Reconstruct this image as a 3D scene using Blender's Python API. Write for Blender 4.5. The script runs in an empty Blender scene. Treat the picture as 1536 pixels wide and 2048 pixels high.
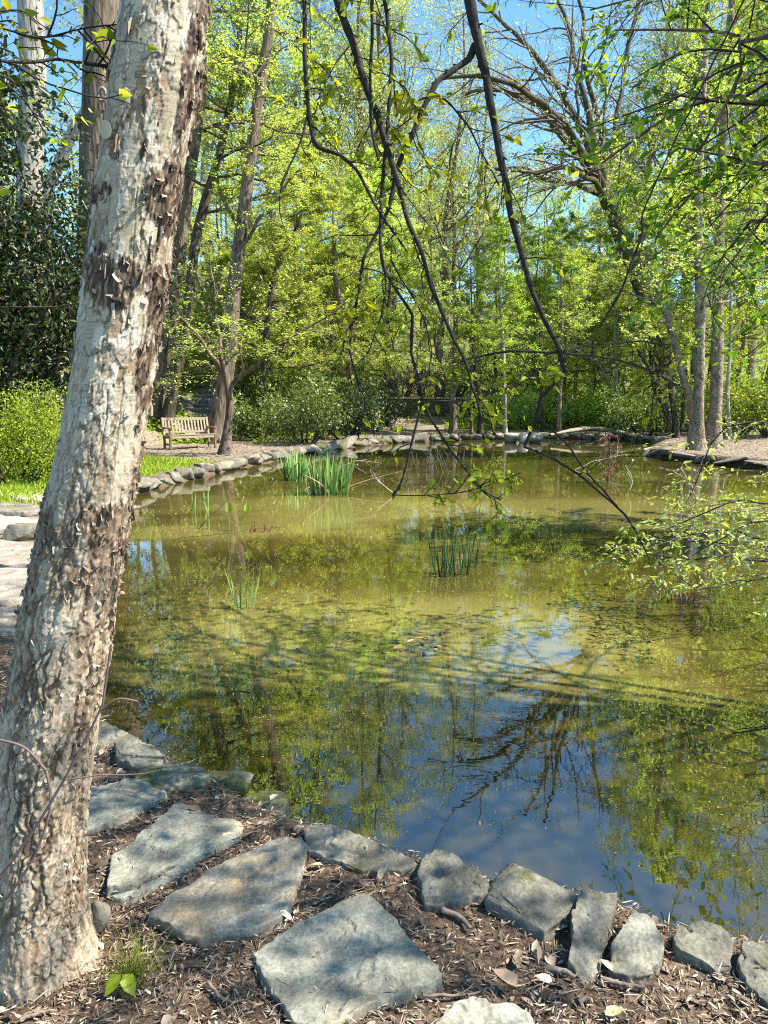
import bpy, bmesh, math
import numpy as np
from mathutils import Vector

C = bpy.context.scene
COL = C.collection
PI = math.pi
rad = math.radians

# ------------------------------------------------------------------ camera, sky, sun, exposure
F_PX = 1490.0            # focal length in pixels of the 1536 x 2048 photograph
PITCH = rad(8.9)
CAM_Z = 1.85
cam_d = bpy.data.cameras.new('camera')
cam_d.sensor_fit = 'VERTICAL'
cam_d.sensor_height = 36.0
cam_d.lens = 36.0 * F_PX / 2048.0
cam_d.clip_start = 0.05
cam_d.clip_end = 1500
cam = bpy.data.objects.new('camera', cam_d)
cam.location = (0, 0, CAM_Z)
cam.rotation_euler = (PI / 2 - PITCH, 0, 0)
COL.objects.link(cam)
C.camera = cam

SUN_EL, SUN_AZ = rad(50), rad(97)      # azimuth clockwise from +Y (straight ahead) towards +X (right)
w = bpy.data.worlds.new("World")
C.world = w
w.use_nodes = True
nt = w.node_tree
bg = nt.nodes['Background']
sky = nt.nodes.new('ShaderNodeTexSky')
sky.sky_type = 'NISHITA'
sky.sun_disc = False
sky.sun_elevation = SUN_EL
sky.sun_rotation = SUN_AZ
sky.altitude = 1500
sky.air_density = 0.8
sky.dust_density = 0.0
sky.ozone_density = 2.2
tint = nt.nodes.new('ShaderNodeMix')
tint.data_type = 'RGBA'
tint.blend_type = 'MULTIPLY'
tint.inputs[0].default_value = 1.0
tint.inputs[7].default_value = (0.74, 1.0, 0.98, 1)
nt.links.new(sky.outputs[0], tint.inputs[6])
nt.links.new(tint.outputs[2], bg.inputs['Color'])
bg.inputs['Strength'].default_value = 0.145
sl = bpy.data.lights.new('sun', 'SUN')
sl.energy = 5.0
sl.angle = rad(0.53)
sl.color = (1.0, 0.95, 0.85)
sun = bpy.data.objects.new('sun', sl)
sd = Vector((math.sin(SUN_AZ) * math.cos(SUN_EL), math.cos(SUN_AZ) * math.cos(SUN_EL), math.sin(SUN_EL)))
sun.rotation_euler = sd.to_track_quat('Z', 'Y').to_euler()
sun.location = (20, 5, 30)
COL.objects.link(sun)
C.view_settings.view_transform = 'Standard'
C.view_settings.look = 'None'
C.view_settings.gamma = 1
C.view_settings.exposure = 1.5
cy = C.cycles
cy.use_denoising = False
cy.filter_width = 1.1
cy.max_bounces = 8
cy.diffuse_bounces = 4
cy.glossy_bounces = 3
cy.transmission_bounces = 4
cy.transparent_max_bounces = 8
cy.sample_clamp_indirect = 6.0
cy.caustics_reflective = False
cy.caustics_refractive = False

SP, CP = math.sin(PITCH), math.cos(PITCH)


def ray(px, py):
    x, y = (px - 768) / F_PX, (1024 - py) / F_PX
    return np.array([x, y * SP + CP, y * CP - SP])


def W(px, py, z=0.0):
    """world point where the view ray of a photo pixel meets the level z"""
    d = ray(px, py)
    t = (z - CAM_Z) / d[2]
    return np.array([d[0] * t, d[1] * t, z])


def WY(px, py, Y):
    """world point of a photo pixel at the ground distance Y"""
    d = ray(px, py)
    t = Y / d[1]
    return np.array([d[0] * t, Y, CAM_Z + d[2] * t])


def pxm(Y):
    return Y / F_PX


# ------------------------------------------------------------------ noise
_r0 = np.random.default_rng(3)
_perm = np.concatenate([_r0.permutation(256)] * 3)
_grad = _r0.normal(size=(256, 3))
_grad /= np.linalg.norm(_grad, axis=1)[:, None]


def perlin(p):
    p = np.asarray(p, float)
    i = np.floor(p).astype(int)
    f = p - i
    i &= 255
    u = f * f * f * (f * (f * 6 - 15) + 10)
    out = 0
    for dx in (0, 1):
        wx = u[:, 0] if dx else 1 - u[:, 0]
        for dy in (0, 1):
            wy = u[:, 1] if dy else 1 - u[:, 1]
            for dz in (0, 1):
                wz = u[:, 2] if dz else 1 - u[:, 2]
                h = _perm[_perm[_perm[(i[:, 0] + dx) & 255] + ((i[:, 1] + dy) & 255)] + ((i[:, 2] + dz) & 255)]
                g = _grad[h]
                d = g[:, 0] * (f[:, 0] - dx) + g[:, 1] * (f[:, 1] - dy) + g[:, 2] * (f[:, 2] - dz)
                out = out + wx * wy * wz * d
    return out * 1.6


def fbm(p, o=4, lac=2.1, gain=0.5):
    p = np.asarray(p, float)
    a, s = 1.0, 0.0
    for k in range(o):
        s = s + a * perlin(p + 17.3 * k)
        p = p * lac
        a *= gain
    return s


def worley(p, jit=0.9):
    p = np.asarray(p, float)
    i = np.floor(p).astype(int)
    f1 = np.full(len(p), 9.0)
    f2 = np.full(len(p), 9.0)
    cid = np.zeros(len(p), int)
    for dx in (-1, 0, 1):
        for dy in (-1, 0, 1):
            for dz in (-1, 0, 1):
                c = i + (dx, dy, dz)
                h = _perm[_perm[_perm[c[:, 0] & 255] + (c[:, 1] & 255)] + (c[:, 2] & 255)]
                q = c + 0.5 + jit * 0.5 * _grad[h] - p
                d = np.sqrt((q * q).sum(1))
                n = d < f1
                f2 = np.where(n, f1, np.minimum(f2, d))
                cid = np.where(n, h, cid)
                f1 = np.where(n, d, f1)
    return f1, f2, cid


def sstep(a, b, x):
    t = np.clip((x - a) / (b - a), 0, 1)
    return t * t * (3 - 2 * t)


def norm(v):
    return v / np.maximum(np.linalg.norm(v, axis=-1, keepdims=True), 1e-9)


# ------------------------------------------------------------------ mesh and object helpers
class MB:
    def __init__(self):
        self.v, self.l, self.t, self.m, self.c, self.n = [], [], [], [], [], 0

    def add(self, V, Q, m=0, col=None):
        V = np.asarray(V, float).reshape(-1, 3)
        self.v.append(V)
        for q in (Q if isinstance(Q, tuple) else (Q,)):
            q = np.asarray(q, int)
            if len(q) == 0:
                continue
            self.l.append((q + self.n).ravel())
            self.t.append(np.full(len(q), q.shape[1]))
            self.m.append(np.full(len(q), m))
        if col is not None:
            self.c.append(np.asarray(col, float).reshape(-1, 3))
        self.n += len(V)
        return self

    def box(self, c, s, m=0, rz=0.0):
        x, y, z = s[0] / 2, s[1] / 2, s[2] / 2
        b = min(x, y, z) * 0.25
        V = []
        for sx in (-1, 1):
            for sy in (-1, 1):
                for sz in (-1, 1):
                    V += [(sx * x, sy * (y - b), sz * (z - b)), (sx * (x - b), sy * y, sz * (z - b)), (sx * (x - b), sy * (y - b), sz * z)]
        bm = bmesh.new()
        for p in V:
            bm.verts.new(p)
        bmesh.ops.convex_hull(bm, input=bm.verts)
        bm.verts.index_update()
        V = np.array([q.co for q in bm.verts])
        T = [[q.index for q in f.verts] for f in bm.faces]
        bm.free()
        cr, sr = math.cos(rz), math.sin(rz)
        V = np.stack([V[:, 0] * cr - V[:, 1] * sr, V[:, 0] * sr + V[:, 1] * cr, V[:, 2]], 1) + np.asarray(c)
        self.add(V, (np.array([q for q in T if len(q) == 3]), np.array([q for q in T if len(q) == 4])), m)
        return self

    def build(self, name, mats, parent=None, loc=None, smooth=True):
        me = bpy.data.meshes.new(name)
        V = np.concatenate(self.v)
        if loc is not None:
            V = V - np.asarray(loc)
        L = np.concatenate(self.l)
        T = np.concatenate(self.t)
        me.vertices.add(len(V))
        me.vertices.foreach_set('co', V.astype(np.float32).ravel())
        me.loops.add(len(L))
        me.loops.foreach_set('vertex_index', L.astype(np.int32))
        me.polygons.add(len(T))
        me.polygons.foreach_set('loop_start', (np.cumsum(T) - T).astype(np.int32))
        me.polygons.foreach_set('material_index', np.concatenate(self.m).astype(np.int32))
        me.polygons.foreach_set('use_smooth', np.full(len(T), bool(smooth)))
        for m in (mats if isinstance(mats, (list, tuple)) else [mats]):
            me.materials.append(m)
        if self.c:
            ca = np.concatenate(self.c)
            at = me.color_attributes.new('tone', 'FLOAT_COLOR', 'POINT')
            at.data.foreach_set('color', np.concatenate([ca, np.ones((len(ca), 1))], 1).astype(np.float32).ravel())
        me.update(calc_edges=True)
        o = bpy.data.objects.new(name, me)
        COL.objects.link(o)
        if parent is not None:
            o.parent = parent
        if loc is not None and parent is None:
            o.location = loc
        return o


def tag(o, label=None, cat=None, group=None, kind=None):
    if label:
        o['label'] = label
    if cat:
        o['category'] = cat
    if group:
        o['group'] = group
    if kind:
        o['kind'] = kind
    return o


def thing(name, label, cat, loc, group=None):
    o = bpy.data.objects.new(name, None)
    o.empty_display_size = 0.2
    COL.objects.link(o)
    o.location = loc
    return tag(o, label, cat, group)


def copy_tree(o, loc, rz=0, scale=1.0, label=None, group=None):
    r = o.copy()
    COL.objects.link(r)
    r.location = loc
    r.rotation_euler = (0, 0, rz)
    r.scale = (scale, scale, scale) if np.isscalar(scale) else scale
    if label:
        r['label'] = label
    if group:
        r['group'] = group
    for ch in list(o.children):
        c = ch.copy()
        COL.objects.link(c)
        c.parent = r
    return r


def tubes(P, R, sides):
    P = np.asarray(P, float)
    R = np.asarray(R, float)
    n, k, _ = P.shape
    T = norm(np.gradient(P, axis=1))
    ref = np.where(np.abs(T.mean(1)[:, 2:3]) > 0.8, np.array([[1.0, 0.1, 0]]), np.array([[0.05, 0, 1.0]]))
    U = norm(np.cross(T, ref[:, None, :]))
    Vv = np.cross(T, U)
    a = np.arange(sides) * 2 * PI / sides
    V = P[:, :, None] + R[:, :, None, None] * (np.cos(a)[None, None, :, None] * U[:, :, None] + np.sin(a)[None, None, :, None] * Vv[:, :, None])
    idx = np.arange(n * k * sides).reshape(n, k, sides)
    A = idx[:, :-1]
    D = idx[:, 1:]
    Q = np.stack([A, np.roll(A, -1, 2), np.roll(D, -1, 2), D], -1).reshape(-1, 4)
    return V.reshape(-1, 3), Q


def leafs(Cn, D, N, L, Wd, fold=0.2):
    """four-cornered folded leaves"""
    n = len(Cn)
    D = norm(D)
    S = norm(np.cross(D, N))
    N = np.cross(S, D)
    L = np.broadcast_to(L, n)[:, None]
    Wd = np.broadcast_to(Wd, n)[:, None]
    V = np.stack([Cn, Cn + D * L * .45 + S * Wd * .5 + N * Wd * fold, Cn + D * L, Cn + D * L * .45 - S * Wd * .5 + N * Wd * fold], 1)
    return V.reshape(-1, 3), np.arange(n * 4).reshape(n, 4)


def leafs_fine(Cn, D, N, L, Wd, fold=0.2, curl=0.15):
    """ovate leaves of two halves folded on the midrib"""
    n = len(Cn)
    D = norm(D)
    S = norm(np.cross(D, N))
    N = np.cross(S, D)
    L = np.broadcast_to(L, n)[:, None]
    Wd = np.broadcast_to(Wd, n)[:, None]
    up = N * Wd * fold
    V = np.stack([Cn,
                  Cn + D * L * .22 + S * Wd * .42 + up, Cn + D * L * .62 + S * Wd * .38 + up * .8 - N * L * curl * .4,
                  Cn + D * L - N * L * curl,
                  Cn + D * L * .62 - S * Wd * .38 + up * .8 - N * L * curl * .4, Cn + D * L * .22 - S * Wd * .42 + up], 1)
    b = np.arange(n)[:, None] * 6
    Q = np.concatenate([b + np.array([[0, 1, 2, 3]]), b + np.array([[0, 3, 4, 5]])], 0)
    return V.reshape(-1, 3), Q


def grow(S, D, L, R0, k, wander, grav, rng, taper=0.25):
    n = len(S)
    P = np.zeros((n, k + 1, 3))
    P[:, 0] = S
    d = norm(D)
    step = (np.asarray(L) / k)[:, None]
    for j in range(k):
        d = d + rng.normal(size=(n, 3)) * wander
        d[:, 2] += grav
        d = norm(d)
        P[:, j + 1] = P[:, j] + d * step
    R = np.asarray(R0)[:, None] * np.linspace(1, taper, k + 1)[None, :]
    return P, R


def spawn(P, R, m, t0, t1, ang, angj, ratio, rng, flat=0.0, lenfall=0.5, rfac=0.6):
    n, k, _ = P.shape
    seg = np.linalg.norm(np.diff(P, axis=1), axis=2).sum(1)
    t = t0 + (t1 - t0) * (np.arange(m)[None, :] + rng.random((n, m))) / m
    f = t * (k - 1)
    i = np.minimum(f.astype(int), k - 2)
    g = (f - i)[..., None]
    ar = np.arange(n)[:, None]
    S = P[ar, i] * (1 - g) + P[ar, i + 1] * g
    T = norm(P[ar, i + 1] - P[ar, i])
    Rr = R[ar, i] * (1 - g[..., 0]) + R[ar, i + 1] * g[..., 0]
    rv = rng.normal(size=(n, m, 3))
    rv[..., 2] *= (1 - flat)
    pv = norm(rv - (rv * T).sum(-1, keepdims=True) * T)
    if flat > 0:
        pv[..., 2] *= (1 - flat)
        pv = norm(pv)
    a = ang + rng.normal(size=(n, m, 1)) * angj
    D = np.cos(a) * T + np.sin(a) * pv
    L = seg[:, None] * ratio * (1 - lenfall * (t - t0) / max(t1 - t0, 1e-6)) * (0.6 + 0.7 * rng.random((n, m)))
    return S.reshape(-1, 3), D.reshape(-1, 3), L.ravel(), (Rr * rfac).ravel()


def along(P, m, rng, t0=0.1, t1=1.0):
    n, k, _ = P.shape
    t = t0 + (t1 - t0) * (np.arange(m)[None, :] + rng.random((n, m))) / m
    f = np.minimum(t, 0.999) * (k - 1)
    i = f.astype(int)
    g = (f - i)[..., None]
    ar = np.arange(n)[:, None]
    return (P[ar, i] * (1 - g) + P[ar, i + 1] * g).reshape(-1, 3), norm(P[ar, i + 1] - P[ar, i]).reshape(-1, 3)


def put_leaves(mb, P, m, rng, ls, aspect=0.55, flat=0.7, jit=0.05, mat=1, fine=False, droop=0.0, t0=0.1):
    pos, T = along(P, m, rng, t0)
    n = len(pos)
    if n == 0:
        return
    sd_ = rng.normal(size=(n, 3))
    sd_[:, 2] *= (1 - flat)
    D = norm(T * 0.6 + norm(sd_) * 0.9)
    D[:, 2] -= droop
    N = rng.normal(size=(n, 3)) * (1 - flat) + np.array([0, 0, 1.0]) * flat
    L = ls * (0.45 + 1.1 * rng.random(n) ** 1.4)
    pos = pos + rng.normal(size=(n, 3)) * jit
    f = leafs_fine if fine else leafs
    V, Q = f(pos, D, N, L, L * aspect * (0.8 + 0.4 * rng.random(n)))
    mb.add(V, Q, mat)


def smooth_path(pts, n):
    """Catmull-Rom resampling of a polyline (any number of columns)"""
    p = np.asarray(pts, float)
    if len(p) < 3:
        t = np.linspace(0, 1, n)[:, None]
        return p[0] * (1 - t) + p[-1] * t
    q = np.vstack([2 * p[0] - p[1], p, 2 * p[-1] - p[-2]])
    d = np.r_[0, np.cumsum(np.linalg.norm(np.diff(p[:, :3], axis=0), axis=1))]
    s = np.linspace(0, d[-1], n)
    i = np.clip(np.searchsorted(d, s, 'right') - 1, 0, len(p) - 2)
    t = ((s - d[i]) / np.maximum(d[i + 1] - d[i], 1e-9))[:, None]
    a, b, c, e = q[i], q[i + 1], q[i + 2], q[i + 3]
    return 0.5 * (2 * b + (c - a) * t + (2 * a - 5 * b + 4 * c - e) * t ** 2 + (3 * b - a - 3 * c + e) * t ** 3)


# ------------------------------------------------------------------ materials
def new_mat(name):
    m = bpy.data.materials.new(name)
    m.use_nodes = True
    t = m.node_tree
    b = t.nodes['Principled BSDF']
    return m, t, b


def nd(t, typ, **kw):
    n = t.nodes.new(typ)
    for k, v in kw.items():
        if k.startswith('i_'):
            n.inputs[k[2:].replace('_', ' ')].default_value = v
        else:
            setattr(n, k, v)
    return n


def ramp(t, fac, stops):
    r = nd(t, 'ShaderNodeValToRGB')
    e = r.color_ramp.elements
    while len(e) < len(stops):
        e.new(0.5)
    for x, (p, c) in zip(e, stops):
        x.position = p
        x.color = (*c, 1)
    t.links.new(fac, r.inputs[0])
    return r.outputs[0]


def mixc(t, f, a, b, mode='MIX'):
    n = nd(t, 'ShaderNodeMix', data_type='RGBA', blend_type=mode)
    for sock, v in ((n.inputs[0], f), (n.inputs[6], a), (n.inputs[7], b)):
        if isinstance(v, bpy.types.NodeSocket):
            t.links.new(v, sock)
        elif isinstance(v, (int, float)):
            sock.default_value = v
        else:
            sock.default_value = (*v, 1)
    return n.outputs[2]


def coords(t, scale=(1, 1, 1), kind='Object'):
    tc = nd(t, 'ShaderNodeTexCoord')
    mp = nd(t, 'ShaderNodeMapping')
    mp.inputs['Scale'].default_value = scale
    t.links.new(tc.outputs[kind], mp.inputs[0])
    return mp.outputs[0]


def noise(t, vec, scale, detail=4, rough=0.55, dist=0.0):
    n = nd(t, 'ShaderNodeTexNoise')
    n.inputs['Scale'].default_value = scale
    n.inputs['Detail'].default_value = detail
    n.inputs['Roughness'].default_value = rough
    n.inputs['Distortion'].default_value = dist
    t.links.new(vec, n.inputs['Vector'])
    return n.outputs[0]


def bump(t, h, strength, dist, b):
    n = nd(t, 'ShaderNodeBump')
    n.inputs['Strength'].default_value = strength
    n.inputs['Distance'].default_value = dist
    t.links.new(h, n.inputs['Height'])
    t.links.new(n.outputs[0], b.inputs['Normal'])


def m_leaf(name, stops, trans=0.45, tcol=(1.2, 1.15, 0.5), rough=0.45, spec=0.35):
    m, t, b = new_mat(name)
    g = nd(t, 'ShaderNodeNewGeometry')
    oi = nd(t, 'ShaderNodeObjectInfo')
    c = ramp(t, g.outputs['Random Per Island'], stops)
    hs = nd(t, 'ShaderNodeHueSaturation')
    mr = nd(t, 'ShaderNodeMapRange')
    mr.inputs[3].default_value = 0.985
    mr.inputs[4].default_value = 0.515
    mr.inputs[3].default_value = 0.485
    t.links.new(oi.outputs['Random'], mr.inputs[0])
    t.links.new(mr.outputs[0], hs.inputs['Hue'])
    mr2 = nd(t, 'ShaderNodeMapRange')
    mr2.inputs[3].default_value = 0.78
    mr2.inputs[4].default_value = 1.22
    t.links.new(oi.outputs['Random'], mr2.inputs[0])
    t.links.new(mr2.outputs[0], hs.inputs['Value'])
    t.links.new(c, hs.inputs['Color'])
    c = hs.outputs[0]
    t.links.new(c, b.inputs['Base Color'])
    b.inputs['Roughness'].default_value = rough
    b.inputs['Specular IOR Level'].default_value = spec
    tr = nd(t, 'ShaderNodeBsdfTranslucent')
    t.links.new(mixc(t, 1.0, c, tcol, 'MULTIPLY'), tr.inputs[0])
    mx = nd(t, 'ShaderNodeMixShader')
    mx.inputs[0].default_value = trans
    t.links.new(b.outputs[0], mx.inputs[1])
    t.links.new(tr.outputs[0], mx.inputs[2])
    t.links.new(mx.outputs[0], t.nodes['Material Output'].inputs[0])
    return m


def m_bark(name, dark, light, sc=8.0, stretch=0.18, moss=None, bd=0.03):
    m, t, b = new_mat(name)
    v = coords(t, (1, 1, stretch))
    n1 = noise(t, v, sc, 6, 0.65, 0.3)
    vo = nd(t, 'ShaderNodeTexVoronoi', feature='DISTANCE_TO_EDGE')
    vo.inputs['Scale'].default_value = sc * 1.6
    t.links.new(v, vo.inputs['Vector'])
    mm = nd(t, 'ShaderNodeMath', operation='MULTIPLY_ADD')
    t.links.new(vo.outputs[0], mm.inputs[0])
    mm.inputs[1].default_value = 0.7
    t.links.new(n1, mm.inputs[2])
    c = ramp(t, mm.outputs[0], [(0.35, dark), (0.62, tuple((a + 2 * q) / 3 for a, q in zip(dark, light))), (0.9, light)])
    big = noise(t, coords(t), 1.3, 3)
    c = mixc(t, 0.5, c, ramp(t, big, [(0.3, (0.6, 0.58, 0.55)), (0.7, (1.25, 1.2, 1.15))]), 'MULTIPLY')
    if moss:
        f = ramp(t, noise(t, coords(t), 2.2, 5), [(0.5, (0, 0, 0)), (0.66, (1, 1, 1))])
        c = mixc(t, f, c, moss)
    t.links.new(c, b.inputs['Base Color'])
    b.inputs['Roughness'].default_value = 0.9
    b.inputs['Specular IOR Level'].default_value = 0.15
    bump(t, mm.outputs[0], 0.9, bd, b)
    return m


def m_stone(name, base, alt, warm=(0.30, 0.20, 0.12), warm_amt=0.3, moss=0.0, sc=1.0):
    m, t, b = new_mat(name)
    v = coords(t)
    oi = nd(t, 'ShaderNodeObjectInfo')
    add = nd(t, 'ShaderNodeVectorMath', operation='ADD')
    t.links.new(v, add.inputs[0])
    cmb = nd(t, 'ShaderNodeCombineXYZ')
    mu = nd(t, 'ShaderNodeMath', operation='MULTIPLY')
    mu.inputs[1].default_value = 40
    t.links.new(oi.outputs['Random'], mu.inputs[0])
    t.links.new(mu.outputs[0], cmb.inputs[0])
    t.links.new(cmb.outputs[0], add.inputs[1])
    v = add.outputs[0]
    n1 = noise(t, v, 7 * sc, 8, 0.68)
    c = ramp(t, n1, [(0.3, tuple(x * 0.6 for x in base)), (0.5, base), (0.68, alt)])
    n2 = noise(t, v, 2.6 * sc, 4, 0.6, 0.4)
    f = ramp(t, n2, [(0.5, (0, 0, 0)), (0.72, (warm_amt,) * 3)])
    c = mixc(t, f, c, warm)
    n3 = noise(t, v, 90 * sc, 3, 0.6)
    c = mixc(t, 0.55, c, ramp(t, n3, [(0.35, (0.55, 0.55, 0.55)), (0.65, (1.35, 1.35, 1.35))]), 'MULTIPLY')
    if moss:
        f = ramp(t, noise(t, v, 5.0 * sc, 6, 0.7), [(0.62 - moss * 0.3, (0, 0, 0)), (0.72 - moss * 0.3, (0.9,) * 3)])
        c = mixc(t, f, c, ramp(t, noise(t, v, 60 * sc, 2), [(0.3, (0.035, 0.045, 0.008)), (0.7, (0.13, 0.12, 0.02))]))
    mr = nd(t, 'ShaderNodeMapRange')
    mr.inputs[3].default_value = 0.8
    mr.inputs[4].default_value = 1.2
    t.links.new(oi.outputs['Random'], mr.inputs[0])
    c = mixc(t, 1.0, c, mr.outputs[0], 'MULTIPLY')
    t.links.new(c, b.inputs['Base Color'])
    b.inputs['Roughness'].default_value = 0.8
    b.inputs['Specular IOR Level'].default_value = 0.3
    h = nd(t, 'ShaderNodeMath', operation='MULTIPLY_ADD')
    t.links.new(n3, h.inputs[0])
    h.inputs[1].default_value = 0.12
    t.links.new(n1, h.inputs[2])
    bump(t, h.outputs[0], 0.7, 0.018, b)
    return m


def m_plain(name, c1, c2, sc=12, rough=0.7, bd=0.004, stretch=(1, 1, 1)):
    m, t, b = new_mat(name)
    v = coords(t, stretch)
    n = noise(t, v, sc, 5, 0.6)
    t.links.new(ramp(t, n, [(0.3, c1), (0.7, c2)]), b.inputs['Base Color'])
    b.inputs['Roughness'].default_value = rough
    bump(t, n, 0.5, bd, b)
    return m


def m_island(name, stops, rough=0.8, trans=0.0):
    m, t, b = new_mat(name)
    g = nd(t, 'ShaderNodeNewGeometry')
    t.links.new(ramp(t, g.outputs['Random Per Island'], stops), b.inputs['Base Color'])
    b.inputs['Roughness'].default_value = rough
    b.inputs['Specular IOR Level'].default_value = 0.25
    return m


M_FRESH = m_leaf('fresh leaf', [(0, (0.27, 0.38, 0.07)), (0.5, (0.45, 0.56, 0.15)), (1, (0.62, 0.69, 0.30))], 0.55)
M_OLIVE = m_leaf('oak flower leaf', [(0, (0.28, 0.34, 0.11)), (0.5, (0.42, 0.46, 0.19)), (1, (0.56, 0.55, 0.31))], 0.45)
M_MID = m_leaf('green leaf', [(0, (0.19, 0.29, 0.035)), (0.5, (0.32, 0.42, 0.06)), (1, (0.50, 0.56, 0.12))], 0.5)
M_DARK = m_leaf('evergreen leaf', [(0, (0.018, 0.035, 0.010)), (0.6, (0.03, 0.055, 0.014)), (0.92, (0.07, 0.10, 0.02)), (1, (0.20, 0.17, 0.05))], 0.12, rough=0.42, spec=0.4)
M_RHODO = m_leaf('rhododendron leaf', [(0, (0.08, 0.13, 0.03)), (0.7, (0.17, 0.23, 0.06)), (1, (0.38, 0.42, 0.13))], 0.35, rough=0.35, spec=0.5)
M_SHRUB = m_leaf('spring shrub leaf', [(0, (0.18, 0.27, 0.02)), (0.5, (0.30, 0.38, 0.03)), (1, (0.42, 0.48, 0.07))], 0.4)
M_NEAR = m_leaf('hanging leaf', [(0, (0.20, 0.27, 0.015)), (0.6, (0.34, 0.38, 0.02)), (1, (0.50, 0.50, 0.04))], 0.55)
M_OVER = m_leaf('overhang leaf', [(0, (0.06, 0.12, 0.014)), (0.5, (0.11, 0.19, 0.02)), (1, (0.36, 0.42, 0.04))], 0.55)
M_PINK = m_leaf('pink blossom', [(0, (0.35, 0.15, 0.25)), (1, (0.55, 0.32, 0.42))], 0.3, (1, 0.8, 0.9))
M_WHITE = m_leaf('pale leaf', [(0, (0.20, 0.28, 0.12)), (1, (0.48, 0.54, 0.36))], 0.3, (1, 1, 0.9), rough=0.3)
M_IRIS = m_leaf('iris blade', [(0, (0.10, 0.22, 0.04)), (0.5, (0.24, 0.40, 0.10)), (1, (0.50, 0.60, 0.28))], 0.4, (1.1, 1.1, 0.6))
M_TWIG = m_plain('twig bark', (0.06, 0.045, 0.032), (0.16, 0.125, 0.09), 20)
M_TWIGDK = m_plain('dark twig bark', (0.009, 0.007, 0.005), (0.035, 0.027, 0.02), 60, 0.95, 0.006)
M_BARK = m_bark('grey brown bark', (0.035, 0.026, 0.02), (0.24, 0.18, 0.13), 7, 0.16)
M_BARKP = m_bark('pale grey bark', (0.10, 0.09, 0.08), (0.46, 0.41, 0.36), 9, 0.10)
M_BARKD = m_bark('dark bark', (0.018, 0.014, 0.011), (0.11, 0.085, 0.065), 8, 0.2)
M_BARKW = m_bark('pale birch bark', (0.055, 0.038, 0.027), (0.36, 0.285, 0.205), 9, 0.6, bd=0.03)
M_BARKI = m_bark('ivy clad bark', (0.028, 0.022, 0.015), (0.125, 0.098, 0.068), 7, 0.25, moss=(0.05, 0.07, 0.015))
M_WOOD = m_plain('weathered teak', (0.22, 0.16, 0.105), (0.37, 0.29, 0.205), 9, 0.75, 0.003, (6, 6, 1))
M_WOODD = m_plain('dark weathered teak', (0.10, 0.065, 0.04), (0.22, 0.15, 0.10), 9, 0.75, 0.003)
M_FLAG = m_stone('blue grey flagstone', (0.235, 0.228, 0.175), (0.39, 0.375, 0.295), (0.36, 0.25, 0.14), 0.4)
M_FLAGW = m_stone('rust stained flagstone', (0.26, 0.24, 0.185), (0.43, 0.395, 0.315), (0.45, 0.28, 0.14), 0.9)
M_ROCK = m_stone('rough grey rock', (0.16, 0.148, 0.11), (0.30, 0.275, 0.21), (0.22, 0.17, 0.09), 0.5, moss=0.15)
M_MOSSY = m_stone('mossy rock', (0.12, 0.12, 0.09), (0.20, 0.19, 0.15), (0.17, 0.13, 0.07), 0.5, moss=0.55)
M_EDGE = m_stone('pinkish edging stone', (0.17, 0.145, 0.115), (0.34, 0.295, 0.24), (0.30, 0.24, 0.10), 0.5, moss=0.1)
M_PALE = m_stone('pale tan slab', (0.34, 0.29, 0.23), (0.52, 0.46, 0.39), (0.36, 0.25, 0.15), 0.5)

# ------------------------------------------------------------------ the pond outline and the lie of the land
_px = [(1536, 1885), (1480, 1875), (1350, 1850), (1240, 1800), (1140, 1775), (990, 1755), (850, 1712), (700, 1665), (590, 1635),
       (490, 1590), (425, 1545), (340, 1515), (250, 1465), (200, 1420), (185, 1330), (178, 1230), (180, 1120), (212, 1030), (270, 988),
       (330, 972), (400, 955), (470, 938), (540, 924), (620, 908), (700, 895), (800, 885), (900, 881), (1000, 879), (1130, 877),
       (1250, 880), (1325, 890), (1292, 906), (1296, 913), (1340, 919), (1400, 926), (1470, 933), (1536, 938)]
POND = np.array([W(a, b, .17 if b > 1300 else .0)[:2] for a, b in _px] + [(13, 19.5), (17, 19), (17, 15), (11, 12.5), (7.5, 10), (5.6, 7.5), (4.7, 5.5), (4.2, 4.2), (3.4, 3.1), (2.4, 2.45)])


def pond_sd(x, y):
    """distance to the pond's edge, positive on land"""
    p = np.stack([x, y], 1)
    d = np.full(len(p), 1e9)
    ins = np.zeros(len(p), bool)
    for a, b in zip(POND, np.roll(POND, -1, 0)):
        e = b - a
        t = np.clip(((p - a) @ e) / (e @ e), 0, 1)
        q = p - a - t[:, None] * e
        d = np.minimum(d, (q * q).sum(1))
        c = (a[1] > p[:, 1]) != (b[1] > p[:, 1])
        with np.errstate(divide='ignore', invalid='ignore'):
            xi = (b[0] - a[0]) * (p[:, 1] - a[1]) / (b[1] - a[1]) + a[0]
        ins ^= c & (p[:, 0] < xi)
    d = np.sqrt(d)
    return np.where(ins, -d, d)


def land(x, y):
    x = np.atleast_1d(np.asarray(x, float))
    y = np.atleast_1d(np.asarray(y, float))
    sd_ = pond_sd(x, y)
    h = -0.7 + 0.92 * sstep(-0.30, 0.10, sd_)
    lft = sstep(0.5, -3.5, x)
    up = np.clip(sd_ - 5.2, 0, 9) * 0.46 * sstep(17, 22, y)
    up2 = np.clip(y - 33, 0, 60) * 0.10
    upc = np.clip(y - 37, 0, 60) * 0.075
    h = h + np.where(sd_ > 0, lft * (up + up2) + (1 - lft) * (upc), 0)
    h = h + np.where(sd_ > 0, np.clip(y - 62, 0, 60) * 0.2, 0)
    nz = fbm(np.stack([x * .8, y * .8, x * 0], 1), 3) * 0.03 + fbm(np.stack([x * 5, y * 5, x * 0], 1), 3) * 0.012
    h = h + nz * sstep(0, 0.4, sd_)
    return h


def gz(x, y):
    return float(land(x, y)[0])


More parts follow.
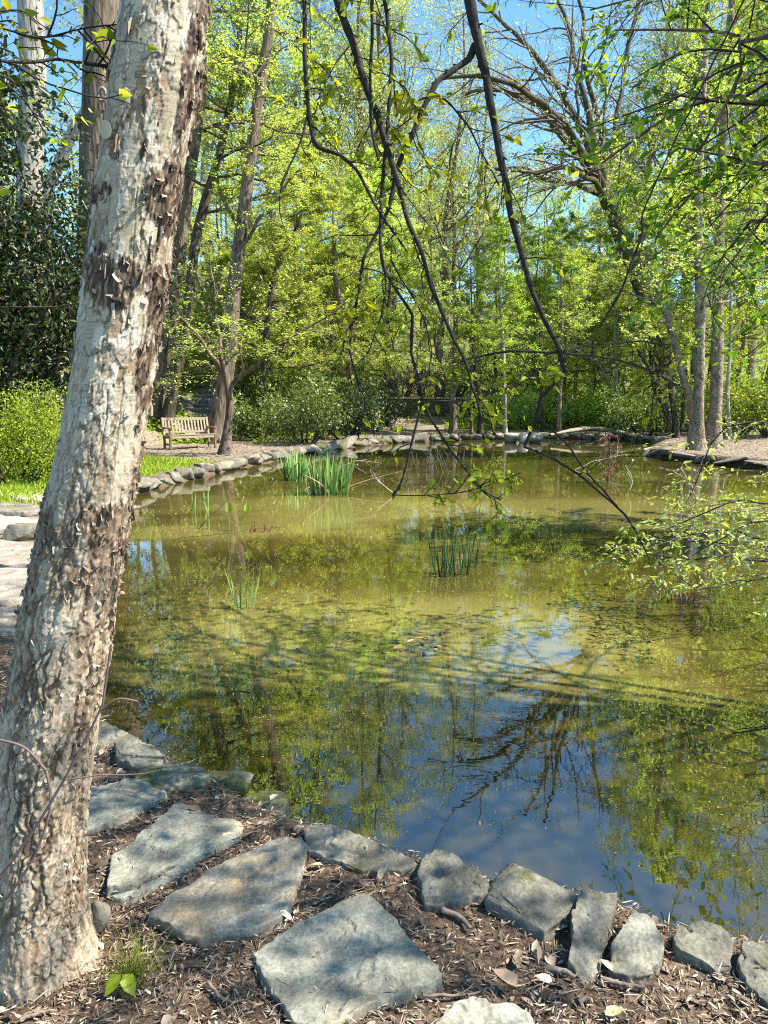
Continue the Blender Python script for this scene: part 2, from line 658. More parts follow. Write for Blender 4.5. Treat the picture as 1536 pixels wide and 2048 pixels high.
def G(px, py):
    """ground point under a photo pixel"""
    d = ray(px, py)
    t = np.linspace(1, 90, 6000)
    q = d[None] * t[:, None] + np.array([0, 0, CAM_Z])
    i = np.argmax(q[:, 2] < land(q[:, 0], q[:, 1]))
    return np.array([q[i, 0], q[i, 1], gz(q[i, 0], q[i, 1])])


def geo(a, b, s, r=1.12):
    out = [a]
    while abs(out[-1] - a) < abs(b - a):
        out.append(out[-1] + s)
        s *= r
    return out[1:]


xs = np.array(sorted(geo(-14, -220, -0.12) + list(np.arange(-14, -3, 0.12)) + list(np.arange(-3, 3, 0.05)) + list(np.arange(3, 14, 0.12)) + geo(14, 220, 0.12)))
ys = np.array(sorted(geo(0.8, -60, -0.08, 1.2) + list(np.arange(0.8, 4.5, 0.045)) + list(np.arange(4.5, 36, 0.12)) + geo(36, 420, 0.12)))
gx, gy = np.meshgrid(xs, ys, indexing='ij')
gh = land(gx.ravel(), gy.ravel())
idx = np.arange(gx.size).reshape(gx.shape)
GQ = np.stack([idx[:-1, :-1], idx[1:, :-1], idx[1:, 1:], idx[:-1, 1:]], -1).reshape(-1, 4)
# grass and ground cover stand where these masks are high (also used to scatter the plants)


def grass_mask(x, y):
    n = fbm(np.stack([x * .5, y * .5, x * 0 + 5], 1), 3)
    lawn = sstep(-2.2, -3.2, x + 0.16 * (y - 12)) * sstep(10.0, 11.2, y) * sstep(19.5, 17.5, y + 0.25 * x + 1.2)
    far = sstep(35, 37, y) * sstep(-0.35, 0.1, n)
    bank = sstep(24.6, 26, y) * sstep(-1.5, -3, x) * sstep(-0.1, 0.3, n)
    return sstep(.15, .4, pond_sd(x, y)) * np.clip(lawn * sstep(-0.9, -0.3, n) + far + bank, 0, 1)


gm = grass_mask(gx.ravel(), gy.ravel())
path = np.zeros(gx.size)
pth = sstep(1.9, 1.0, np.abs(gx.ravel() - (1.2 + (gy.ravel() - 35) * 0.12))) * sstep(33, 35, gy.ravel()) * sstep(48, 44, gy.ravel())
ground_m, t, b = new_mat('forest floor')
v = coords(t)
n1 = noise(t, v, 3.0, 8, 0.7)
n2 = noise(t, v, 38, 5, 0.7)
soil = ramp(t, n2, [(0.3, (0.04, 0.029, 0.020)), (0.5, (0.115, 0.082, 0.057)), (0.7, (0.25, 0.185, 0.13))])
soil = mixc(t, 0.6, soil, ramp(t, n1, [(0.3, (0.55, 0.5, 0.48)), (0.7, (1.35, 1.25, 1.2))]), 'MULTIPLY')
farsoil = ramp(t, noise(t, v, 9, 6, 0.7), [(0.3, (0.11, 0.085, 0.06)), (0.7, (0.33, 0.265, 0.195))])
at = nd(t, 'ShaderNodeAttribute', attribute_name='tone')
sep = nd(t, 'ShaderNodeSeparateColor')
t.links.new(at.outputs[0], sep.inputs[0])
soil = mixc(t, sep.outputs[1], soil, farsoil)
gr = ramp(t, noise(t, v, 14, 5, 0.7), [(0.3, (0.07, 0.11, 0.015)), (0.7, (0.22, 0.27, 0.04))])
soil = mixc(t, sep.outputs[0], soil, gr)
t.links.new(soil, b.inputs['Base Color'])
b.inputs['Roughness'].default_value = 0.95
b.inputs['Specular IOR Level'].default_value = 0.1
bump(t, n2, 0.8, 0.02, b)
gmb = MB()
fars = sstep(7, 10, gy.ravel()) * sstep(.12, .45, pond_sd(gx.ravel(), gy.ravel()))
gmb.add(np.stack([gx.ravel(), gy.ravel(), gh], 1), GQ, 0, np.stack([np.clip(gm - pth, 0, 1), np.clip(fars, 0, 1), pth], 1))
ground = gmb.build('ground', ground_m)
tag(ground, kind='structure')

# water: murky olive with a mirror surface
water_m, t, b = new_mat('murky pond water')
v = coords(t)
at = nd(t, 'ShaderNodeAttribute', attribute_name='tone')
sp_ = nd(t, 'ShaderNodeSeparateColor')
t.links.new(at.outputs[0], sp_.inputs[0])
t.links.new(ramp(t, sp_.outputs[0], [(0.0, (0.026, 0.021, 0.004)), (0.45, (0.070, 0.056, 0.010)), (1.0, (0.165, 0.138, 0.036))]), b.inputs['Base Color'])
b.inputs['Roughness'].default_value = 0.0
b.inputs['IOR'].default_value = 2.3
b.inputs['Specular IOR Level'].default_value = 0.55
w1 = noise(t, coords(t, (1.0, 2.4, 1)), 5.5, 2, 0.5, 0.4)
w2 = noise(t, coords(t), 22, 2, 0.5, 0.2)
wm = ramp(t, noise(t, coords(t), 0.35, 2), [(0.4, (0.12,) * 3), (0.65, (1, 1, 1))])
mm = nd(t, 'ShaderNodeMath', operation='MULTIPLY')
t.links.new(w1, mm.inputs[0])
t.links.new(wm, mm.inputs[1])
ma = nd(t, 'ShaderNodeMath', operation='MULTIPLY_ADD')
t.links.new(w2, ma.inputs[0])
ma.inputs[1].default_value = 0.06
t.links.new(mm.outputs[0], ma.inputs[2])
bump(t, ma.outputs[0], 0.25, 0.0015, b)
wmb = MB()
wx, wy = np.meshgrid(np.linspace(-9, 20, 150), np.r_[np.linspace(1.2, 16, 150), np.linspace(16.3, 36, 50)], indexing='ij')
wxf, wyf = wx.ravel(), wy.ravel()
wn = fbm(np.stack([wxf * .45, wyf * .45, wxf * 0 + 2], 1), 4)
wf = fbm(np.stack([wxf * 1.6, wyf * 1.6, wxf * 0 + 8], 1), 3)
# two sunlit bands painted into the murk colour, the rest of the water darker
sunlit_murk = np.exp(-((wyf - 5.7 + .7 * wn) / 1.0) ** 2) * sstep(-2.6, -.8, wxf) * sstep(3.0, 1.2, wxf) + .95 * np.exp(-((wyf - 12.0 + 1.2 * wn) / 1.7) ** 2) * sstep(-4.5, -2, wxf) + .30 + .35 * wn + .16 * wf
sunlit_murk *= .25 + .75 * sstep(3.6, 4.8, wyf + .3 * wn)  # near water darkened further, its shade painted into the colour
wi = np.arange(wx.size).reshape(wx.shape)
wmb.add(np.stack([wxf, wyf, 0 * wxf], 1), np.stack([wi[:-1, :-1], wi[1:, :-1], wi[1:, 1:], wi[:-1, 1:]], -1).reshape(-1, 4), 0, np.repeat(np.clip(sunlit_murk, 0, 1)[:, None], 3, 1))
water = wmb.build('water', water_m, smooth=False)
tag(water, kind='structure')

# ------------------------------------------------------------------ the river birch in the foreground
rng = np.random.default_rng(11)
bb = W(95, 2000, 0.2)
YB = bb[1] + 0.12
tab = np.array([(0, 240, 420), (120, 225, 412), (250, 206, 388), (400, 186, 360), (550, 168, 336), (700, 148, 316), (850, 124, 296),
                (1000, 92, 272), (1100, 72, 254), (1200, 50, 236), (1300, 30, 221), (1400, 14, 206), (1500, -2, 190), (1600, -12, 178),
                (1700, -20, 170), (1800, -22, 168), (1880, -24, 176), (1950, -28, 194), (2010, -34, 208), (2080, -42, 222)], float)
zz, cxx, rr = [], [], []
for y_, l_, r_ in tab:
    a_, c_ = WY(l_, y_, YB), WY(r_, y_, YB)
    zz.append((a_[2] + c_[2]) / 2)
    cxx.append((a_[0] + c_[0]) / 2)
    rr.append((c_[0] - a_[0]) / 2)
zz, cxx, rr = np.array(zz)[::-1], np.array(cxx)[::-1], np.array(rr)[::-1] * 0.945
lean = (cxx[-1] - cxx[-6]) / (zz[-1] - zz[-6])
zz = np.r_[zz, 4.0, 5.5, 7.5]
cxx = np.r_[cxx, cxx[-1] + lean * (4.0 - zz[-4]), cxx[-1] + lean * 0.7 * (5.5 - zz[-4]), cxx[-1] + lean * 0.5 * (7.5 - zz[-4])]
rr = np.r_[rr, 0.085, 0.065, 0.02]


def b_c(z):
    return np.interp(z, zz, cxx)


def b_r(z):
    return np.interp(z, zz, rr)


def b_y(z):
    return YB + 0.02 * np.clip(z - 3, 0, 9)


def zpix(y):
    return WY(200, y, YB)[2]


birch = thing('birch_tree', 'leaning birch with peeling cream and brown bark filling the left foreground', 'tree', (float(b_c(0.2)), YB, 0.2))
BL = np.array(birch.location)


def birch_skin(z0, z1, nz_, na):
    zg, ag = np.meshgrid(np.linspace(z0, z1, nz_), np.arange(na) * 2 * PI / na, indexing='ij')
    z, a = zg.ravel(), ag.ravel()
    ca, sa = np.cos(a), np.sin(a)
    Rm = 0.125
    q = np.stack([ca * Rm, sa * Rm, z], 1)
    low = np.interp(z, [zpix(1900), zpix(1450), zpix(1250), zpix(950), zpix(780), zpix(300), 9], [1, 0.95, 0.75, 0.42, 0.12, 0.06, 0.05])
    band = np.zeros(len(z))
    wob = 0.05 * perlin(q * (9, 9, 3) + 3)
    for y_, h_, s_ in ((120, 40, .35), (250, 45, .35), (400, 35, .75), (560, 55, .75), (720, 40, .55), (880, 60, .35), (1060, 80, .6), (1170, 60, .5), (1330, 30, .3)):
        zc = zpix(y_)
        hw = abs(zpix(y_ + h_) - zc)
        band += s_ * np.exp(-((z + wob - zc) / hw) ** 2)
    strip = 0.75 * np.exp(-((ca - 0.93) / 0.12) ** 2) + 0.55 * np.exp(-((ca + 0.9) / 0.09) ** 2)
    fr = fbm(q * (9, 9, 5) + 2, 5, gain=.62) * 0.95 + band * 1.1 + strip * 0.9 - 0.50 + 0.05 * low
    rough = sstep(0.06, 0.30, fr)
    warp = perlin(q * (55, 55, 30)) * 0.20 + perlin(q * (120, 120, 60) + 7) * 0.12
    H = np.zeros(len(z))
    tones = np.array([(0.40, 0.29, 0.19), (0.52, 0.45, 0.33), (0.60, 0.54, 0.42), (0.66, 0.62, 0.52), (0.50, 0.44, 0.33)])
    col = np.tile(np.array([0.27, 0.175, 0.11]), (len(z), 1))
    dark = np.array([0.085, 0.05, 0.03])
    for k, (f, fz, th, hh) in enumerate(((7, 3.5, -0.36, .0016), (9, 5, -0.14, .0016), (13, 8, 0.06, .0016), (19, 11, 0.22, .0015), (28, 14, 0.36, .0014))):
        nk = perlin(q * (f, f, fz) + 31 * k + 0.5) + warp * (1 + .15 * k)
        wd = 0.0011 * f
        mk = sstep(th - wd, th + wd, nk)
        H += hh * mk
        # the paper lifts at its edge, and dark inner bark shows along it
        H += 0.0012 * np.exp(-((nk - th - 2.2 * wd) / (1.6 * wd)) ** 2) * sstep(-.2, .4, perlin(q * 18 + k))
        tone = tones[k] * (1 + 0.25 * perlin(q * (7, 7, 6) + 11 * k))[:, None]
        col = col * (1 - mk[:, None]) + tone * mk[:, None]
        edge = (np.exp(-((nk - th + 1.6 * wd) / (2.0 * wd)) ** 2) * sstep(-.55, .15, perlin(q * 14 + 9 * k)))[:, None]
        col = col * (1 - 0.85 * edge) + dark * 0.85 * edge
    lent = sstep(0.25, 0.5, perlin(q * (22, 22, 260) + 5)) * (1 - rough) * (1 - .7 * low)
    col *= (1 - 0.42 * lent)[:, None]
    stain = sstep(0.0, 0.5, fbm(q * (5, 5, 3) + 40, 4))[:, None]
    col = col * (1 - 0.45 * stain) + np.array([0.40, 0.35, 0.24]) * 0.45 * stain
    # long splits in the paper
    spl = np.abs(perlin(q * (13, 13, 2.4) + 60) + .35 * warp)
    sm_ = (1 - sstep(.008, .05, spl)) * sstep(-.05, .35, perlin(q * (8, 8, 5) + 90) + .45 * low + .35 * (np.abs(ca) > .75))
    H -= .003 * sm_
    col = col * (1 - .8 * sm_[:, None]) + dark * .8 * sm_[:, None]
    # shredded brown bark
    sh = perlin(q * (80, 80, 20)) + 0.7 * perlin(q * (150, 150, 45) + 9)
    H += rough * (0.002 + 0.0042 * sh)
    shc = np.array([0.05, 0.03, 0.018]) + sstep(-0.1, 0.8, sh)[:, None] * np.array([0.24, 0.165, 0.105])
    shc += (sstep(0.3, 0.7, perlin(q * (50, 50, 30) + 77)))[:, None] * np.array([0.26, 0.22, 0.165])
    col = col * (1 - rough[:, None]) + shc * rough[:, None]
    # furrows and flaky plates towards the foot
    jw = np.stack([perlin(q * 22 + 1), perlin(q * 22 + 55), perlin(q * 22 + 99)], 1) * (.34, .34, .22) + np.stack([perlin(q * 60 + 1), perlin(q * 60 + 55), perlin(q * 60 + 99)], 1) * 0.13
    f1, f2, cid = worley(q * (31, 31, 6.5) + jw)
    g1, g2, cid2 = worley(q * (75, 75, 22) + jw * 2.0 + 20)
    cr = (1 - sstep(0.03, 0.24, f2 - f1)) * sstep(-.35, .25, perlin(q * (11, 11, 6) + 13))
    cr2 = (1 - sstep(0.0, 0.20, g2 - g1)) * sstep(-.3, .3, perlin(q * (20, 20, 14) + 15))
    fl2 = perlin(q * (30, 30, 9) + 3) + .45 * perlin(q * (75, 75, 26) + 5)
    stepv = np.floor(fl2 * 4) / 4
    H += low * ((cid % 17) / 17 * 0.0018 + (cid2 % 13) / 13 * 0.0008 + 0.0026 * stepv - cr * 0.007 - cr2 * 0.0018)
    pt = np.array([(0.44, 0.34, 0.24), (0.55, 0.46, 0.34), (0.34, 0.235, 0.155), (0.58, 0.50, 0.38), (0.47, 0.355, 0.255)])[(np.floor(fl2 * 4).astype(int) + cid) % 5]
    pt = pt * (1 + 0.30 * perlin(q * 45))[:, None]
    se = np.exp(-((fl2 * 4 - np.floor(fl2 * 4)) / 0.13) ** 2)[:, None]
    pt = pt * (1 - .6 * se) + dark * .6 * se
    lw = (low * 0.70)[:, None]
    col = col * (1 - lw) + pt * lw
    kk = np.clip(low * 1.1, 0, 1)
    col = col * (1 - 0.85 * cr * kk)[:, None] + dark * (.85 * cr * kk)[:, None]
    col *= (1 - 0.45 * cr2 * kk)[:, None]
    H += 0.0005 * perlin(q * 170) + low * 0.0008 * perlin(q * (95, 95, 50) + 3)
    col *= (1 + 0.22 * perlin(q * 210 + 8))[:, None]
    # the foot spreads into the ground and lichen greens its left side
    fl = 0.035 * np.exp(-np.clip(z - 0.15, 0, 9) / 0.16) * (0.5 + 0.5 * np.sin(a * 4 + 1.0))
    H += fl + 0.006 * perlin(q * (12, 12, 3) + 4)
    gl = (sstep(0.1, 0.5, fbm(q * (6, 6, 4) + 70, 4)) * sstep(0.75, 0.3, z) * sstep(0.2, -0.4, ca))[:, None]
    col = col * (1 - .5 * gl) + np.array([0.30, 0.29, 0.13]) * .5 * gl
    r = b_r(z) + H - 0.005
    V = np.stack([b_c(z) + ca * r, b_y(z) + sa * r, z], 1)
    ii = np.arange(nz_ * na).reshape(nz_, na)
    A, D = ii[:-1], ii[1:]
    Q = np.stack([A, np.roll(A, -1, 1), np.roll(D, -1, 1), D], -1).reshape(-1, 4)
    return V, Q, np.clip(col * (0.78, 0.745, 0.69), 0.015, 0.75), z, a, rough


birch_m, t, b = new_mat('peeling birch bark')
at = nd(t, 'ShaderNodeAttribute', attribute_name='tone')
nn = noise(t, coords(t), 260, 3, 0.6)
c = mixc(t, 0.5, at.outputs[0], ramp(t, nn, [(0.3, (0.7, 0.68, 0.66)), (0.7, (1.2, 1.2, 1.2))]), 'MULTIPLY')
t.links.new(c, b.inputs['Base Color'])
b.inputs['Roughness'].default_value = 0.62
b.inputs['Specular IOR Level'].default_value = 0.3
bump(t, nn, 0.35, 0.002, b)

mb = MB()
V, Q, colr, zv, av, rough = birch_skin(0.08, 2.98, 1120, 310)
mb.add(V, Q, 0, colr)
# loose curls of papery bark
nf = 1700
pick = rng.integers(0, len(V), nf * 3)
pr = 0.05 + rough[pick] * 1.1 + 0.16 * (zv[pick] < zpix(1250))
pick = pick[rng.random(len(pick)) < pr / 1.4][:nf]
for k, i in enumerate(pick):
    a_ = av[i]
    n_ = np.array([math.cos(a_), math.sin(a_), 0])
    u_ = np.array([-math.sin(a_), math.cos(a_), 0])
    up = np.array([0, 0, 1.0])
    sm = min(1.0, 0.25 + 0.75 * rng.random() ** 2.2)
    if zv[i] > zpix(1300):
        wd, hg = (0.004 + 0.016 * sm), (0.008 + 0.05 * sm * rng.random())
    else:
        wd, hg = (0.004 + 0.008 * sm), (0.008 + 0.026 * sm)
    if rng.random() < 0.6:
        ax, sp = u_ * rng.choice([-1, 1]), up
        ln, wi = wd, hg
    else:
        ax, sp = up * rng.choice([-1, 1], p=[.6, .4]), u_
        ln, wi = hg * .7, wd * 1.1
    tw = rng.normal() * 0.35
    ax, sp = ax * math.cos(tw) + sp * math.sin(tw), sp * math.cos(tw) - ax * math.sin(tw)
    ph = rng.uniform(1.0, 4.2)
    rho = ln / ph
    s_ = np.linspace(0, 1, 6)[:, None] * np.ones((1, 4))
    jag = rng.uniform(0.72, 1.05, 4)[None, :]
    s_ = s_ * jag
    w_ = np.linspace(-.5, .5, 4)[None, :] * wi * (1 - 0.25 * s_)
    P = V[i] - n_ * 0.001 + (rho * np.sin(s_ * ph))[..., None] * ax + (rho * (1 - np.cos(s_ * ph)) * 0.9)[..., None] * n_ + w_[..., None] * sp
    ii = np.arange(24).reshape(6, 4)
    Qf = np.stack([ii[:-1, :-1], ii[:-1, 1:], ii[1:, 1:], ii[1:, :-1]], -1).reshape(-1, 4)
    loc_ = colr[i]
    base = np.array([(0.56, 0.50, 0.39), (0.48, 0.36, 0.25), (0.36, 0.24, 0.155), (0.60, 0.55, 0.45), (0.24, 0.15, 0.095)][rng.choice(5, p=[.3, .22, .18, .15, .15])]) * rng.uniform(.62, .95)
    base = .45 * base + .55 * np.clip(loc_ * 1.25, .05, .6)
    mb.add(P.reshape(-1, 3), Qf, 0, np.tile(base, (24, 1)))
V2, Q2, c2, *_ = birch_skin(2.975, 7.4, 300, 90)
mb.add(V2, Q2, 0, c2)
mb.build('trunk', birch_m, birch, BL)

LEAF_M = [M_TWIGDK, M_NEAR]


def limb_foliage(mb, P, R, n2, r2, n3, r3, nl, ls, rng, flat=0.5, fine=True, grav=-0.02, t0=0.15, a2=0.9, asp=0.55, sides=5, wander=.12, ljit=0.0, droop=0.1):
    S, D, L, r = spawn(P, R, n2, t0, 1.0, a2, .25, r2, rng, flat, .4)
    P2, R2 = grow(S, D, L, np.maximum(r, .0025), 6, wander, grav, rng, .3)
    mb.add(*tubes(P2, R2, sides), 0)
    S, D, L, r = spawn(P2, R2, n3, .15, 1.0, a2, .25, r3, rng, flat, .4)
    P3, R3 = grow(S, D, L, np.maximum(r, .0016), 5, wander, grav, rng, .4)
    mb.add(*tubes(P3, R3, 3), 0)
    if nl:
        put_leaves(mb, P3, nl, rng, ls, asp, flat, ljit, 1, fine, droop, .1)
        put_leaves(mb, P2, max(nl // 2, 1), rng, ls, asp, flat, ljit, 1, fine, droop, .4)
    return P2, P3


# limbs that carry the hanging branches, and the crown above the picture
cr = MB()
zl = 3.25
starts = [((0.15, 2.85, 3.85), (1.1, 3.5, 4.05), 0.05), ((-1.6, 2.6, 4.2), (-2.8, 3.4, 4.7), 0.04), ((-0.1, 0.9, 4.6), (0.4, -0.6, 5.4), 0.04), ((-1.4, 1.0, 4.6), (-2.6, 0.3, 5.6), 0.04)]
for k, (p1, p2, r_) in enumerate(starts):
    z_ = 3.2 + 0.25 * k
    path_ = smooth_path([(b_c(z_), YB, z_), p1, p2], 14)
    P = path_[None]
    R = np.linspace(r_, r_ * .35, 14)[None]
    cr.add(*tubes(P, R, 8), 0)
    if k:
        limb_foliage(cr, P, R, 9, .45, 5, .5, 5, .05, rng, .4, True)
for k in range(6):
    z_ = 4.4 + 0.45 * k
    a_ = 2.4 * k
    P, R = grow(np.array([[b_c(z_), b_y(z_), z_]]), np.array([[math.cos(a_), math.sin(a_), .9]]), np.array([2.2 - .15 * k]), np.array([.03]), 8, .08, .02, rng)
    cr.add(*tubes(P, R, 6), 0)
    limb_foliage(cr, P, R, 8, .4, 5, .5, 5, .05, rng, .4, True)
cr.build('crown', LEAF_M, birch, BL)


def hang(pts, y0, y1, twigs=0, tl=0.35, leaves=6, ls=0.045, seed=0, up=None, t0=0.15, knobs=True):
    ls = ls * .82
    """one hanging branch: photo pixels (x, y, width) between the distances y0 and y1"""
    rg = np.random.default_rng(100 + seed)
    n = len(pts)
    ctrl = []
    for i, (px, py, wd) in enumerate(pts):
        Y = y0 + (y1 - y0) * i / (n - 1)
        ctrl.append((*WY(px, py, Y), 0.39 * wd * Y / F_PX))
    if up is not None:
        ctrl.insert(0, (*up, ctrl[0][3] * 1.15))
    nn_ = max(16, 9 * n)
    ct = np.array(ctrl)
    dd = np.r_[0, np.cumsum(np.linalg.norm(np.diff(ct[:, :3], axis=0), axis=1))]
    c_ = .45 * smooth_path(ctrl, nn_) + .55 * np.stack([np.interp(np.linspace(0, dd[-1], nn_), dd, ct[:, k]) for k in range(4)], 1)
    c_[:, :3] += 0.006 * np.stack([perlin(c_[:, :3] * 7 + o_) for o_ in (seed, seed + 31.7, seed + 77.1)], 1)
    m = MB()
    R = np.maximum(c_[:, 3], .0018) * (1 + 0.16 * perlin(c_[:, :3] * 38))
    m.add(*tubes(c_[None, :, :3], R[None], 8), 0)
    P, R = c_[None, :, :3], R[None]
    if knobs:
        S, D, L, r = spawn(P, R, 2 * n + 2, .05, .98, .8, .2, .02, rg, 0, 0)
        P2, R2 = grow(S, D, np.clip(L, .012, .035), np.clip(r * .9, .002, .006), 3, .1, 0, rg, .5)
        m.add(*tubes(P2, R2, 5), 0)
    if twigs:
        S, D, L, r = spawn(P, R, twigs, t0, 1.0, .9, .3, 1, rg, .3, 0)
        P2, R2 = grow(S, D, tl * (0.4 + rg.random(len(S))), np.full(len(S), .0028), 7, .16, -.03, rg, .45)
        m.add(*tubes(P2, R2, 4), 0)
        put_leaves(m, P2, max(2, int(leaves * .7)), rg, ls, .58, .45, .004, 1, True, .25, .15)
        S, D, L, r = spawn(P2, R2, 2, .3, 1, .8, .3, .5, rg, .3, 0)
        P3, R3 = grow(S, D, L, np.full(len(S), .0016), 4, .15, -.03, rg, .5)
        m.add(*tubes(P3, R3, 3), 0)
        put_leaves(m, P3, max(2, leaves // 2), rg, ls * .85, .58, .45, .004, 1, True, .25, .2)
    return m.build('hanging_branch', LEAF_M, birch, BL)


U = (0.55, 3.15, 3.97)
hang([(935, -60, 28), (945, 20, 27), (958, 90, 24), (975, 170, 21), (990, 255, 18), (1006, 340, 17), (1020, 420, 16), (1040, 490, 15), (1065, 580, 14), (1092, 645, 13), (1114, 690, 12), (1130, 742, 12)],
     3.05, 2.85, 6, .22, 4, .04, 1, U, .3)
hang([(1130, 740, 11), (1106, 770, 9), (1083, 795, 9), (1076, 830, 9), (1062, 862, 8), (1048, 892, 7)], 2.85, 2.85, 0, 0, 0, 0, 2)
hang([(1048, 892, 6), (1085, 908, 6), (1140, 938, 6), (1205, 988, 5), (1250, 1028, 6), (1272, 1062, 5), (1300, 1120, 3)], 2.85, 2.9, 2, .2, 3, .04, 3)
hang([(1074, 834, 6), (1100, 856, 6), (1132, 888, 5), (1165, 930, 5), (1195, 968, 5), (1235, 1012, 5)], 2.85, 2.87, 0, 0, 0, 0, 4)
hang([(1118, 704, 6), (1060, 703, 6), (1000, 705, 6), (960, 712, 5), (918, 724, 4)], 2.87, 2.8, 3, .25, 5, .04, 5)
hang([(1125, 708, 6), (1180, 712, 5), (1245, 722, 5), (1300, 742, 4), (1345, 766, 4), (1370, 778, 3)], 2.87, 3.1, 3, .3, 6, .045, 6)
hang([(1128, 704, 5), (1165, 694, 5), (1220, 686, 4), (1280, 685, 4), (1350, 690, 3)], 2.87, 3.2, 2, .2, 4, .04, 7)
hang([(950, 92, 18), (938, 118, 16), (905, 142, 15), (872, 168, 14), (848, 215, 13), (820, 280, 12), (792, 345, 12), (776, 420, 10), (752, 470, 9), (727, 520, 8), (716, 590, 8), (705, 640, 7), (700, 705, 5), (716, 760, 4), (745, 800, 3)],
     3.04, 2.75, 6, .3, 6, .045, 8, None, .35)
hang([(668, -60, 20), (682, 20, 20), (702, 80, 19), (730, 165, 17), (752, 225, 16), (772, 290, 15), (790, 345, 14), (806, 410, 12), (832, 482, 11), (860, 560, 10), (882, 625, 10), (908, 680, 9), (930, 725, 8), (942, 772, 7), (955, 800, 6), (965, 850, 4)],
     2.9, 2.6, 7, .3, 6, .045, 9, (-.05, 2.78, 3.78), .3)
hang([(765, -60, 10), (776, 40, 10), (784, 120, 9), (778, 220, 9), (770, 310, 9), (763, 400, 9), (760, 455, 8), (766, 532, 9), (795, 582, 8), (824, 628, 8), (822, 700, 8), (838, 765, 8), (846, 800, 7)],
     2.95, 2.7, 7, .28, 6, .045, 10, (.2, 2.88, 3.86), .2)
hang([(846, 800, 6), (832, 848, 6), (818, 905, 6), (802, 960, 5), (784, 992, 4)], 2.7, 2.68, 2, .25, 6, .04, 11)
hang([(848, 802, 6), (866, 845, 6), (893, 890, 6), (925, 930, 5), (962, 980, 5), (1000, 1000, 4)], 2.7, 2.72, 5, .22, 8, .04, 12)
hang([(606, -60, 10), (609, 30, 10), (612, 110, 10), (616, 190, 10), (628, 288, 11), (680, 312, 8), (715, 346, 8), (745, 400, 7), (775, 450, 6), (812, 505, 5)],
     2.8, 2.75, 7, .3, 7, .045, 13, (-.2, 2.7, 3.72), .2)
hang([(614, 230, 6), (604, 270, 5), (588, 315, 5), (560, 372, 4)], 2.78, 2.74, 2, .2, 4, .04, 14)
hang([(748, -60, 8), (745, 60, 8), (741, 160, 7), (742, 250, 7), (757, 322, 6)], 2.85, 2.75, 10, .3, 7, .045, 15, (.02, 2.8, 3.8), .1)
hang([(862, 180, 6), (900, 205, 5), (935, 250, 5), (960, 300, 4), (998, 370, 3)], 3.0, 3.1, 6, .3, 6, .045, 16)
hang([(758, 478, 4), (772, 560, 4), (760, 640, 4), (735, 705, 3), (690, 750, 2)], 2.7, 2.65, 6, .2, 5, .04, 17)
hang([(780, 520, 4), (815, 580, 4), (850, 640, 4), (864, 700, 3), (858, 750, 3), (846, 790, 3)], 2.75, 2.7, 6, .2, 5, .04, 18)
hang([(1290, 410, 4), (1284, 470, 7), (1262, 535, 6), (1238, 588, 6), (1198, 655, 4)], 3.6, 3.4, 4, .25, 6, .05, 19, (1.6, 3.6, 3.6))
hang([(-120, 100, 9), (0, 121, 8), (60, 120, 8), (110, 118, 7), (160, 128, 7), (226, 137, 10)], 1.75, YB, 9, .22, 5, .04, 20, None, .05)
hang([(-100, 30, 5), (0, 55, 5), (80, 75, 4), (170, 60, 3), (236, 48, 4)], 1.8, YB, 8, .2, 5, .04, 21, None, .05)

hang([(868, 803, 4), (905, 800, 3), (960, 796, 3), (1020, 775, 3), (1085, 745, 2)], 2.72, 2.8, 12, .10, 7, .042, 22, None, .1, False)
hang([(784, 992, 3), (850, 991, 3), (920, 986, 3), (970, 975, 3), (1040, 945, 2)], 2.68, 2.75, 12, .10, 7, .04, 23, None, .2, False)
hang([(1322, 722, 3), (1316, 745, 2), (1312, 770, 2), (1306, 795, 2)], 3.0, 3.0, 6, .08, 7, .042, 24, None, .1, False)
hang([(760, 590, 3), (740, 610, 3), (712, 640, 2), (690, 668, 2)], 2.72, 2.7, 7, .12, 7, .045, 25, None, .1, False)
hang([(700, 90, 4), (668, 130, 3), (640, 190, 3), (628, 240, 2)], 2.9, 2.9, 9, .16, 7, .05, 26, None, .1, False)
hang([(775, 150, 4), (812, 175, 3), (830, 220, 3), (822, 280, 2)], 2.9, 2.9, 9, .16, 7, .05, 27, None, .1, False)
tg = MB()
th_ = np.linspace(0, 2 * PI, 28, endpoint=False)
pc_ = WY(211, 259, YB - 0.10)
rim = np.stack([0.0135 * np.cos(th_), 0 * th_, 0.021 * np.sin(th_)], 1)
Vt = np.concatenate([rim + (0, -.001, 0), rim + (0, .001, 0), [(0, -.0014, 0)], [(0, .0014, 0)]]) + pc_
i_ = np.arange(28)
j_ = (i_ + 1) % 28
tg.add(Vt, (np.concatenate([np.stack([i_, j_, np.full(28, 56)], 1), np.stack([j_ + 28, i_ + 28, np.full(28, 57)], 1)]), np.stack([i_, i_ + 28, j_ + 28, j_], 1)))
tg.add(*tubes(np.array([[pc_ + (0, 0, .018), pc_ + (0.006, .03, .02), pc_ + (0.012, .07, .02)]]), np.full((1, 3), .0011), 5))
tag(tg.build('tree_tag', m_plain('dull white plastic', (.20, .195, .155), (.27, .26, .21), 30, .7, .0005), None, pc_, False), 'small oval whitish tag nailed to the left edge of the birch trunk', 'tag')

